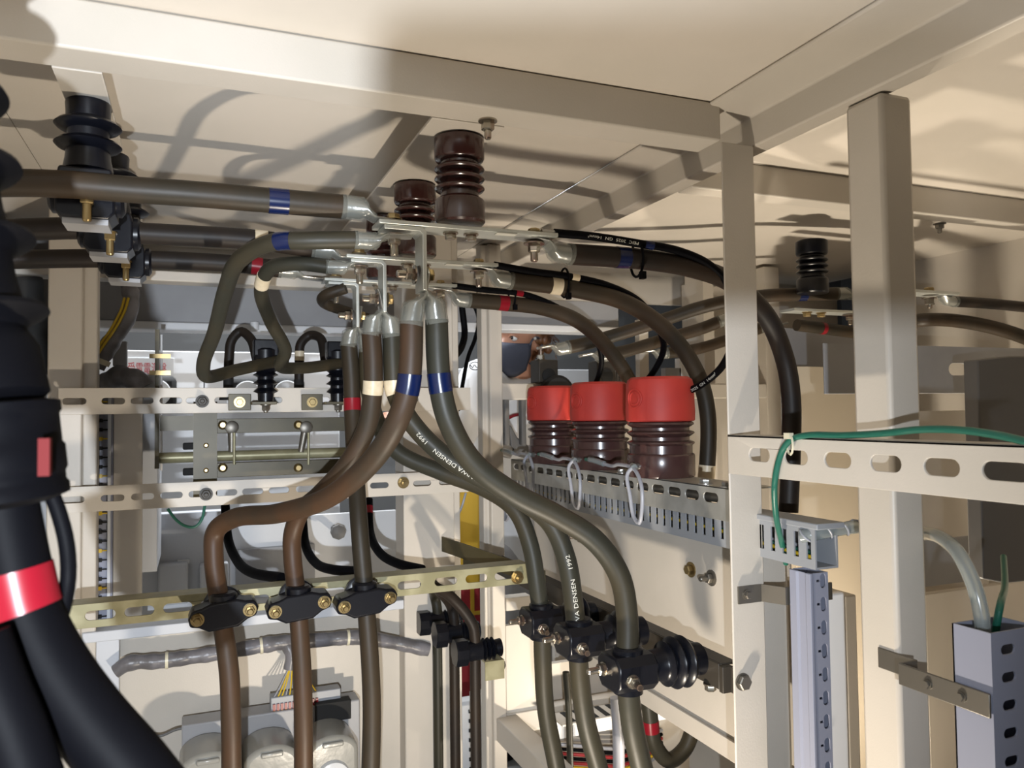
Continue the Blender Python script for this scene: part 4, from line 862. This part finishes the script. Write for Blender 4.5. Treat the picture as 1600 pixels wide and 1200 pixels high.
P = Path(pxs([(225, 1146, 1.88), (250, 1150, 1.88), (275, 1140, 1.88), (300, 1136, 1.88)])); MB().sweep(P, .003, seg=8).build('dark_wire', DGREY, **tags('thin dark wire entering the relay unit from the left', 'wire'))

# ---------------------------------------------------------------- small rear clamps with three cables, and lower centre
for k, (px, py, Y) in enumerate(((672, 972, 1.86), (698, 990, 1.76), (730, 1018, 1.66))):
    c = W(px, py, Y=Y); lab = ('farthest', 'middle', 'nearest')[k]+' of the three small black clamps hanging below the right end of the zinc rail'
    t = thing('small_clamp', lab, 'cable clamp', c, 'small black clamps')
    poly = [(Y+u*.027, c.z+v*.027) for u, v in ((-.55, -1), (.55, -1), (1, -.3), (1, .4), (.5, 1), (-.5, 1), (-1, .4), (-1, -.3))]
    MB().prism(poly, 'x', c.x-.030, c.x-.002).build('clamp_block', BLACKP, t, bev=.002)
    prof = [(.022, 0), (.022, .034), (.018, .036), (.025, .041), (.018, .046), (.025, .051), (.018, .056), (.025, .061), (.018, .066), (.020, .080)]
    MB().lathe(prof, (c.x-.002, Y, c.z), (1, 0, 0), 24).build('insulator_body', BLACKP, t, smooth=45)
    x2 = c.x+.018
    P = Path([(c.x-.045-.03*k, 1.63+.05*(2-k), -.36), (c.x-.02-.01*k, Y*.6+.66, -.40), (x2-.006, Y, c.z+.06), (x2, Y, c.z+.03), (x2, Y, c.z-.05), (x2, Y, -1.1)])
    t2 = thing('thin_cable', ('farthest', 'middle', 'nearest')[k]+' dark cable dropping through the small black clamps to the bottom edge', 'cable', P.p[-1], 'thin cables through the small clamps')
    MB().sweep(P, .0120, seg=14).build('sheath', CABLED if k else CABLEG, t2)
x3 = W(770, 1010, Y=1.66).x
MB().box(x3, x3+.004, 1.60, 1.98, -.575, -.535).box(x3-.04, x3, 1.60, 1.603, -.575, -.535).build('clamp_bracket', GOLD, **tags('zinc bracket bar behind the three small black clamps', 'bracket'))
hexbolt(MB(), (x3+.004, 1.63, -.555), (1, 0, 0), .010, .010, .012).build('bracket_bolt', STEEL, **tags('dark bolt head at the near end of the small clamp bracket', 'bolt'))
# diagonal flat bar meeting the zinc rail
p0 = W(690, 850, Y=1.87); p1 = W(850, 905, Y=1.56)
mb = MB(); vs = []
for p in (p0, p1):
    for dx in (0, .004):
        for dz in (-.018, .018): vs.append(p+Vector((dx, 0, dz)))
mb._faces(vs, [(0, 1, 3, 2), (4, 6, 7, 5), (0, 4, 5, 1), (2, 3, 7, 6), (0, 2, 6, 4), (1, 5, 7, 3)])
mb.build('brace_bar', OLIVE, **tags('dark flat brace bar slanting down to the right end of the zinc rail', 'bar'))
P = Path(pxs([(728, 770, 1.98), (718, 800, 1.98), (690, 840, 1.97), (684, 870, 1.97), (683, 900, 1.97)])); MB().sweep(P, .0032, seg=8).build('grey_wire', WIREG, **tags('thin grey wire curving down beside the wide cream post', 'wire'))
P = Path(pxs([(738, 470, 2.15), (748, 500, 2.15), (742, 530, 2.15), (732, 556, 2.12), (716, 640, 1.97)])); MB().sweep(P, .006, seg=8).build('black_wire', RUBBER, **tags('black cable hanging between the wide cream post and the back post', 'cable'))
P = Path(pxs([(722, 480, 2.2), (726, 520, 2.2), (722, 540, 2.16), (700, 568, 1.97)])); MB().sweep(P, .010, seg=8).build('black_wire', RUBBER, **tags('thicker black cable just right of the wide cream post', 'cable'))
# banner beyond the gap
x0, x1, z0, z1 = rect(716, 762, 795, 1000, 3.0); t = thing('banner', 'yellow and dark red banner seen in the gap beside the back post', 'banner', ((x0+x1)/2, 2.7, z0))
zm = W(745, 910, Y=3.0).z
MB().box(x0, x1, 3.0, 3.006, zm, z1).build('yellow_field', SIGNY, t); MB().box(x0, x1, 3.0, 3.006, -H, zm).build('red_field', SIGNR, t)
MB().box(x0+.02, x1-.04, 2.997, 3.0, zm+.06, zm+.10).build('dark_stripe', OLIVE, t)
mb = MB(); c = W(743, 955, Y=2.997)
for u0, u1, v0, v1 in ((-.02, -.005, 0, .09), (-.02, .03, -.015, 0), (.03, .045, 0, .09), (-.05, -.03, -.10, -.05), (-.01, .03, -.12, -.06)): MB().box(c.x+u0, c.x+u1, 2.996, 3.0, c.z+v0, c.z+v1).build('yellow_stroke', SIGNY, t)
del mb
x0, x1, z0, z1 = rect(785, 930, 835, 1003, 3.0); MB().box(x0, x1+.1, 3.0, 3.01, -H, z1).build('banner', SIGNY, **tags('patch of yellow board seen low in the gap left of the right clamps', 'board'))
# lower frame pieces
x0, x1, z0, z1 = rect(765, 1005, 860, 1060, 2.0); MB().box(.776, .862, 1.985, 2.0, -.80, -.575).build('kick_panel', CREAM, **tags('cream panel low behind the right hanging cables', 'panel'))
MB().box(.776, .85, 1.98, 2.02, -.535, -.50).build('ledge_rail', CREAM, bev=.002, **tags('cream ledge beside the back post behind the farthest right clamp', 'ledge'))
b0 = W(733, 1098, X=.746); MB().box(.746, .806, .95, 2.21, -.876, -.815).build('steel_beam', CREAM, bev=.003, **tags('cream low beam slanting down to the bottom edge left of the right cables', 'beam'))
x0, x1, z0, z1 = rect(742, 1110, 778, 1200, 2.15); t = thing('wiring_duct', 'white vertical duct with yellow wires in its slots, low right of the thin cables', 'wiring duct', (x0, 2.15, z0))
MB().box(x0-.02, x1+.02, 2.24, 2.28, z0-.2, z1).build('duct_body', WHITE, t)
for k in range(8):
    z = z1-.03-.028*k; MB().box(x0+.012, x0+.045, 2.236, 2.24, z-.005, z+.005).build('slot_opening', VENT, t); MB().cyl((x0+.026, 2.232, z), (x0+.045, 2.232, z-.004), .004, seg=8).build('yellow_wire', YELLOW, t)
# duct, coils and cables seen below the panel
mb = MB(); mb.box(.90, 1.5, 1.95, 2.02, -.885, -.83)
t = thing('wiring_duct', 'pale slotted duct low behind the right hanging cables', 'wiring duct', (1.2, 2.0, -.88)); mb.build('duct_body', WHITE, t)
MB().box(.90, 1.5, 1.90, 2.02, -.832, -.828).build('duct_lid', CREAM, t)
for k in range(14): MB().box(.93+.035*k, .945+.035*k, 1.91, 1.98, -.828, -.8265).build('slot_opening', VENT, t)
for k in range(7):
    P = Path([(.86, 2.05, -.92-.012*k), (1.0, 1.98, -.93-.012*k), (1.12, 1.98, -.955-.012*k), (1.3, 2.05, -.96-.012*k)]); MB().sweep(P, .005, seg=8).build('bundled_wire', (WIREG, RUBBER, SIGNR, RUBBER, SIGNR, YELLOW, WIREG)[k], **tags(('top grey', 'black', 'dark red', 'second black', 'second dark red', 'yellow', 'lowest grey')[k]+' wire in the bundle below the pale low duct', 'wire'))
P, t = cable('grey cable with a red band making a U bend below the cream ledge', pxs([(1012, 1080, 1.45), (1016, 1120, 1.45), (1022, 1160, 1.45), (1045, 1188, 1.45), (1070, 1170, 1.45), (1086, 1130, 1.45), (1105, 1090, 1.45)]), .0165, CABLEG, tapes=[(1018, 1134, .024, 'red')], group='cables below the cream ledge', name='low_cable')
cable('straight grey cable right of the U bend below the cream ledge', pxs([(1093, 1090, 1.6), (1093, 1150, 1.6), (1092, 1260, 1.6)]), .017, CABLEG, group='cables below the cream ledge', name='low_cable')
cable('thin grey cable behind the middle right hanging cable at the bottom', pxs([(884, 1050, 1.7), (888, 1100, 1.7), (890, 1150, 1.7), (892, 1260, 1.7)]), .008, CABLEG, group='cables below the cream ledge', name='low_cable')
cable('pale grey cable beside the nearest right hanging cable at the bottom', pxs([(962, 1090, 1.8), (966, 1150, 1.8), (967, 1260, 1.8)]), .015, WIREG, group='cables below the cream ledge', name='low_cable')
struct('wall_back', MB().box(.86, 2.15, 2.06, 2.08, -1.28, -.72), CREAM)

# ---------------------------------------------------------------- foreground black cable termination, out of focus
t = thing('cable_termination', 'big blurred black cable termination filling the left foreground, red band below it', 'cable termination', W(30, 640, D=.50))
def D(x, y, d=.48): return W(x, y, D=d)
prof = []
top = D(-178, -150, .50); ctr = D(-32, 636, .48); axd = (ctr-top).normalized(); L0 = (ctr-top).length
for k in range(6):
    h = L0*(.10+.145*k); prof += [(.032, h-.020), (.034, h-.004), (.046, h), (.047, h+.003), (.036, h+.008), (.032, h+.012)]
MB().lathe([(.030, 0)]+prof+[(.038, L0*.90), (.039, L0-.004), (.034, L0)], top, axd, 40).build('shed_body', RUBBER, t, smooth=50)
MB().lathe([(.036, -.002), (.0435, 0), (.0435, .006), (.042, .008), (.042, .026), (.0435, .028), (.0435, .042), (.042, .045), (.042, .050), (.0435, .052), (.0435, .058), (.032, .062)], ctr, (D(-14, 800)-ctr), 40).build('collar', RUBBER, t, smooth=50)
P = Path([D(0, 780), D(14, 850), D(26, 905), D(40, 960), D(80, 1040), D(135, 1120), D(200, 1200), D(250, 1270)])
MB().sweep(P, lambda k: .0205-.002*k+.006*k*k, seg=28, wob=.01).build('lower_cable', RUBBER, t)
sA = P.nearpx(36, 885); sB = P.nearpx(46, 955); MB().sweep(P, .0212, sA, sB, seg=28).build('red_band', TRED, t, label='red tape band')
c = D(70, 714, .46); MB().box(c.x-.003, c.x+.003, c.y-.004, c.y+.004, c.z-.011, c.z+.011).build('red_tab', TABRED, t)
P = Path([D(68, 745, .5), D(88, 790, .5), D(104, 850, .5), D(106, 910, .5), D(92, 970, .49), D(60, 1030, .48), D(38, 1090, .47), D(30, 1150, .46), D(24, 1260, .46)])
MB().sweep(P, .0048, seg=14).build('thin_black_lead', RUBBER, **tags('blurred thin black lead curving beside the near black termination', 'cable'))
P = Path([D(-40, 1000, .44), D(-10, 1080, .44), D(20, 1150, .44), D(60, 1270, .44)]); MB().sweep(P, .018, seg=20).build('black_cable', RUBBER, **tags('second blurred black cable at the lower left corner', 'cable'))

# ---------------------------------------------------------------- the person beyond the cubicle
PC = W(806, 534, Y=2.60)                                  # centre of the head
pt = thing('person', 'person in white work shirt and dark grey mask peering in from the far side', 'person', (PC.x, 2.72, -H))
fwd = Vector((-.78, -.60, -.10)).normalized(); up = Vector((.14, -.08, .98)); up = (up-fwd*up.dot(fwd)).normalized(); sd = up.cross(fwd)   # sd: the person's left
HM = Matrix(((fwd.x, sd.x, up.x), (fwd.y, sd.y, up.y), (fwd.z, sd.z, up.z)))
def HP(f, s, u): return PC+fwd*f+sd*s+up*u
def remesh(mb, name, m, parent, vox=.008, it=4):
    o = mb.build(name, m, parent)
    r = o.modifiers.new('r', 'REMESH'); r.mode = 'VOXEL'; r.voxel_size = vox
    s = o.modifiers.new('s', 'SMOOTH'); s.factor = .5; s.iterations = it
    dg = bpy.context.evaluated_depsgraph_get(); me = bpy.data.meshes.new_from_object(o.evaluated_get(dg))
    o.modifiers.clear(); old = o.data; o.data = me; bpy.data.meshes.remove(old); me.name = name
    me.polygons.foreach_set('use_smooth', [True]*len(me.polygons))
    if not me.materials: me.materials.append(m)
    return o
def limb(mb, pts):
    for (a, ra), (b, rb) in zip(pts, pts[1:]):
        a = Vector(a); b = Vector(b); mb.cyl(a, b, ra, rb, 18); mb.ball(a, ra, sub=2); mb.ball(b, rb, sub=2)
    return mb
neck = HP(-.035, 0, -.13); chest = Vector((PC.x+.02, 2.66, PC.z-.34)); hips = Vector((PC.x+.10, 2.74, PC.z-.76))
shL = W(750, 593, Y=2.56); shR = chest+Vector((.19, .10, .11))
elL = shL+Vector((-.12, -.03, -.25)); waL = elL+Vector((-.15, .08, .10)); elR = shR+Vector((.06, .04, -.29)); waR = elR+Vector((-.06, -.02, -.24))
mb = MB()
g = MB()
def hball(mb, f, s, u, rx, ry, rz): mb.ball(HP(f, s, u), 1, (rx, ry, rz), 3, HM)
mb = MB()
hball(mb, -.015, 0, .035, .098, .077, .095); hball(mb, .022, 0, -.035, .075, .064, .085); hball(mb, .052, 0, -.085, .034, .036, .030)
hball(mb, .080, 0, -.012, .017, .013, .026); hball(mb, .066, 0, .048, .026, .050, .016); hball(mb, .058, .036, -.03, .022, .022, .026); hball(mb, .058, -.036, -.03, .022, .022, .026)
for s in (1, -1): hball(mb, -.022, s*.076, .0, .020, .009, .034)
limb(mb, [(HP(-.03, 0, -.05), .055), (neck, .056), (chest+Vector((0, 0, .15)), .07)])
limb(mb, [(shL, .045), (elL, .038), (waL, .026)]); limb(mb, [(shR, .045), (elR, .038), (waR, .026)])
for s in (-1, 1): limb(mb, [(hips+Vector((.08*s, .02*s, -.05)), .07), (hips+Vector((.09*s, .02*s, -.32)), .05), (hips+Vector((.10*s, .05, -H-hips.z+.06)), .035)])
mb.ball(chest, 1, (.15, .10, .20), 3); mb.ball(hips, 1, (.14, .10, .12), 3); limb(mb, [(chest, .12), (hips, .12)])
for wr, dr in ((waL, Vector((-.75, -.4, .2)).normalized()), (waR, Vector((-.2, -.6, -.7)).normalized())):     # hands
    b = dr.cross(Vector((0, 0, 1))).normalized(); mb.cyl(wr, wr+dr*.075, .026, .030, 14)
    for k in range(4):
        q = wr+dr*.07+b*(.012*(k-1.5)*1.4); L = (.060, .072, .068, .052)[k]; limb(mb, [(q, .0085), (q+dr*L*.5-Vector((0, 0, .004)), .008), (q+dr*L-Vector((0, 0, .016)), .007)])
    q = wr+dr*.02-b*.024; limb(mb, [(q, .010), (q+dr*.03-b*.022, .009), (q+dr*.055-b*.026, .0075)])
remesh(mb, 'body', SKIN, pt, .0075, 5)
mb = MB(); mb.ball(chest+Vector((0, 0, .02)), 1, (.205, .135, .22), 3)
limb(mb, [(chest+Vector((0, 0, -.02)), .165), (hips, .160)]); limb(mb, [(chest+Vector((-.06, 0, .12)), .09), (shL, .075), (elL, .062), (elL.lerp(waL, .75), .045)]); limb(mb, [(chest+Vector((.06, 0, .12)), .09), (shR, .075), (elR, .062), (elR.lerp(waR, .75), .045)])
limb(mb, [(chest+Vector((0, 0, .10)), .10), (neck+Vector((.03, .02, -.045)), .070)])
sh = remesh(mb, 'work_shirt', SHIRT, pt, .009, 4)
mb = MB(); pts = [neck+Vector((.028+.073*math.cos(a), .018+.073*math.sin(a), -.040+.018*math.cos(a))) for a in [2*PI*k/20 for k in range(21)]]
MB().sweep(Path(pts, res=4), .013, seg=10, flat=1.0).build('collar', SHIRT, sh)
mb = MB(); hs_ = [hips]
for s in (-1, 1): limb(mb, [(hips+Vector((.07*s, .02*s, .02)), .115), (hips+Vector((.085*s, .02*s, -.32)), .085), (hips+Vector((.10*s, .05, -H-hips.z+.08)), .07)])
remesh(mb, 'trousers', GREY, pt, .012, 4)
for s in (-1, 1): q = Vector((hips.x+.10*s, hips.y+.05, -H)); MB().ball((q.x-.05, q.y-.02, -H+.04), 1, (.13, .05, .045), 3).build('shoe', RUBBER, pt)
# red stripe across the shirt and the small round emblem on the sleeve
def shell(f0, name, m, parent, scale):
    mb = MB(); 
    return mb
pts = [W(x, y, Y=2.22) for x, y in ((779, 668), (788, 655), (800, 648), (815, 645))]
P = Path([p for p in pts]);
def snap(p, tgt_center):
    return p
MB().sweep(Path([W(772, 682, Y=2.485), W(784, 662, Y=2.478), W(798, 651, Y=2.475), W(816, 646, Y=2.478)]), .012, seg=10, flat=.5).build('red_stripe', TRED, sh)
for k, pts in enumerate(([(.020*math.cos(a), .013*math.sin(a)) for a in [2*PI*j/16 for j in range(17)]], [(-.018, .004), (-.008, -.006), (-.002, .006), (.006, -.006), (.018, .004)])):
    q = W(742, 572, Y=2.487); MB().sweep(Path([q+Vector((u, -.002, v)) for u, v in pts], res=4), .0018, seg=6).build('sleeve_emblem', INKB, sh, label='small black emblem')
# mask: a shell over the lower face, straps to the ear
mb = MB(); rings = []
prof = [(.002, .092), (-.008, .105), (-.030, .112), (-.055, .104), (-.085, .088), (-.112, .062), (-.126, .030)]
for u, fr in prof:
    ring = []
    for k in range(17):
        a = (k/16-.5)*PI*.86; wdt = .076 if u > -.06 else .076-.32*(-.06-u)
        cut = 1-.16*abs(math.sin(a))**6
        ring.append(mb.bm.verts.new(HP(-.014+(fr+.014)*math.cos(a)*cut+.008, wdt*math.sin(a), u*(1-.25*abs(math.sin(a))**3))))
    rings.append(ring)
for A, B in zip(rings, rings[1:]):
    for k in range(16): mb.bm.faces.new((A[k], A[k+1], B[k+1], B[k]))
mk = mb.build('face_mask', MASKM, pt, smooth=80)
so = mk.modifiers.new('solid', 'SOLIDIFY'); so.thickness = .003
for s in (1, -1):
    MB().sweep(Path([HP(.030, s*.073, -.006), HP(.022, s*.080, .016), HP(.012, s*.084, .024), HP(-.010, s*.086, .020), HP(-.030, s*.088, .0), HP(-.034, s*.086, -.030), HP(-.012, s*.080, -.060), HP(.012, s*.070, -.072)]), .0055, seg=8, flat=.6).build('strap', MASKM, mk)
    MB().ball(HP(.018, s*.087, .020), .0062, sub=2).build('white_stud', EYEW, mk)
    MB().ball(HP(.0708, s*.033, .019), .0118, sub=3).build('eye', EYEW, pt)
    e = pt.children[-1]
    MB().ball(HP(.0800, s*.031-.001, .019), .0062, sub=2).build('iris', IRIS, e)
    MB().sweep(Path([HP(.072, s*.052, .042), HP(.083, s*.036, .047), HP(.088, s*.018, .043)]), .004, seg=8).build('eyebrow', HAIR, pt)
    MB().sweep(Path([HP(.066, s*.048, .020), HP(.0815, s*.038, .0285), HP(.0845, s*.026, .0285), HP(.080, s*.018, .020)]), .0036, seg=8).build('eyelid', SKIN, pt)
# hair: cap of clumps over the back and top, curls by the ear
mb = MB()
hball(mb, -.035, 0, .055, .098, .083, .090); hball(mb, -.070, 0, .0, .060, .072, .070)
rnd = random.Random(3)
for k in range(130):
    a = rnd.uniform(-1.9, 1.9); u = rnd.uniform(-.07, .11); rr = (.088 if k < 70 else .112)*math.sqrt(max(.1, 1-((u-.03)/.12)**2))
    f, s = -.045-rr*math.cos(a)*1.02, rr*math.sin(a)*.95
    hball(mb, f, s, u, rnd.uniform(.010, .018), rnd.uniform(.010, .016), rnd.uniform(.012, .022))
remesh(mb, 'hair', HAIR, pt, .005, 1)
for k in range(40):
    a = rnd.uniform(-1.2, 1.2); u = rnd.uniform(-.05, .08)
    p = Vector((-.055-.118*math.cos(a), .112*math.sin(a), u)); pts = [HP(*(p+Vector((-.012*j+rnd.uniform(-.006, .006), rnd.uniform(-.008, .008), -.010*j+rnd.uniform(-.004, .004))))) for j in range(4)]
    MB().sweep(Path(pts, res=4), .0018, seg=5).build('hair_curl', HAIR, pt)
# dark lever handles below
for k, px in enumerate((786, 812)):
    c = W(px, 690, Y=2.1); MB().box(c.x-.006, c.x+.010, 2.07, 2.095, c.z-.01, .04).prism([(c.x-.03, c.z-.03), (c.x+.02, c.z-.05), (c.x+.035, c.z-.02), (c.x-.010, c.z+.012), (c.x-.028, c.z+.045), (c.x-.036, c.z+.05)], 'y', 2.09, 2.13).build('lever_handle', DGREY, bev=.004, **tags('dark lever handle left of the red caps, '+('outer one' if k == 0 else 'inner one'), 'handle'))
# white wall panel across the aisle behind the person
x0, x1, z0, z1 = rect(700, 577, 962, 760, 3.1); MB().box(x0, x1, 3.1, 3.14, -H, z1).build('bright_partition', WHITE, bev=.002, **tags('bright white cabinet panel behind the masked person', 'panel'))

# the photographer's phone (just outside the picture; its shadow falls on the roof)
t = thing('phone', 'thin dark phone held just outside the picture', 'phone', camspace(.060, -.022, -.006))
mb = MB(); q = []
for (a, b) in [(.0, 0)]:
    cx, cy, hw, hh, r = .064, -.020, .080, .039, .012; poly = []
    for sx_, sy_, a0 in ((1, 1, 0), (-1, 1, PI/2), (-1, -1, PI), (1, -1, 3*PI/2)):
        for k in range(7): aa = a0+PI/2*k/6; poly.append((cx+sx_*(hw-r)+r*math.cos(aa), cy+sy_*(hh-r)+r*math.sin(aa)))
    A = [mb.bm.verts.new(camspace(x, y, -.004)) for x, y in poly]; B = [mb.bm.verts.new(camspace(x, y, -.012)) for x, y in poly]
    mb.bm.faces.new(A); mb.bm.faces.new(B[::-1])
    for i in range(len(poly)): mb.bm.faces.new((A[i], B[i], B[(i+1) % len(poly)], A[(i+1) % len(poly)]))
mb.build('phone_body', BLACKP, t, bev=.001)
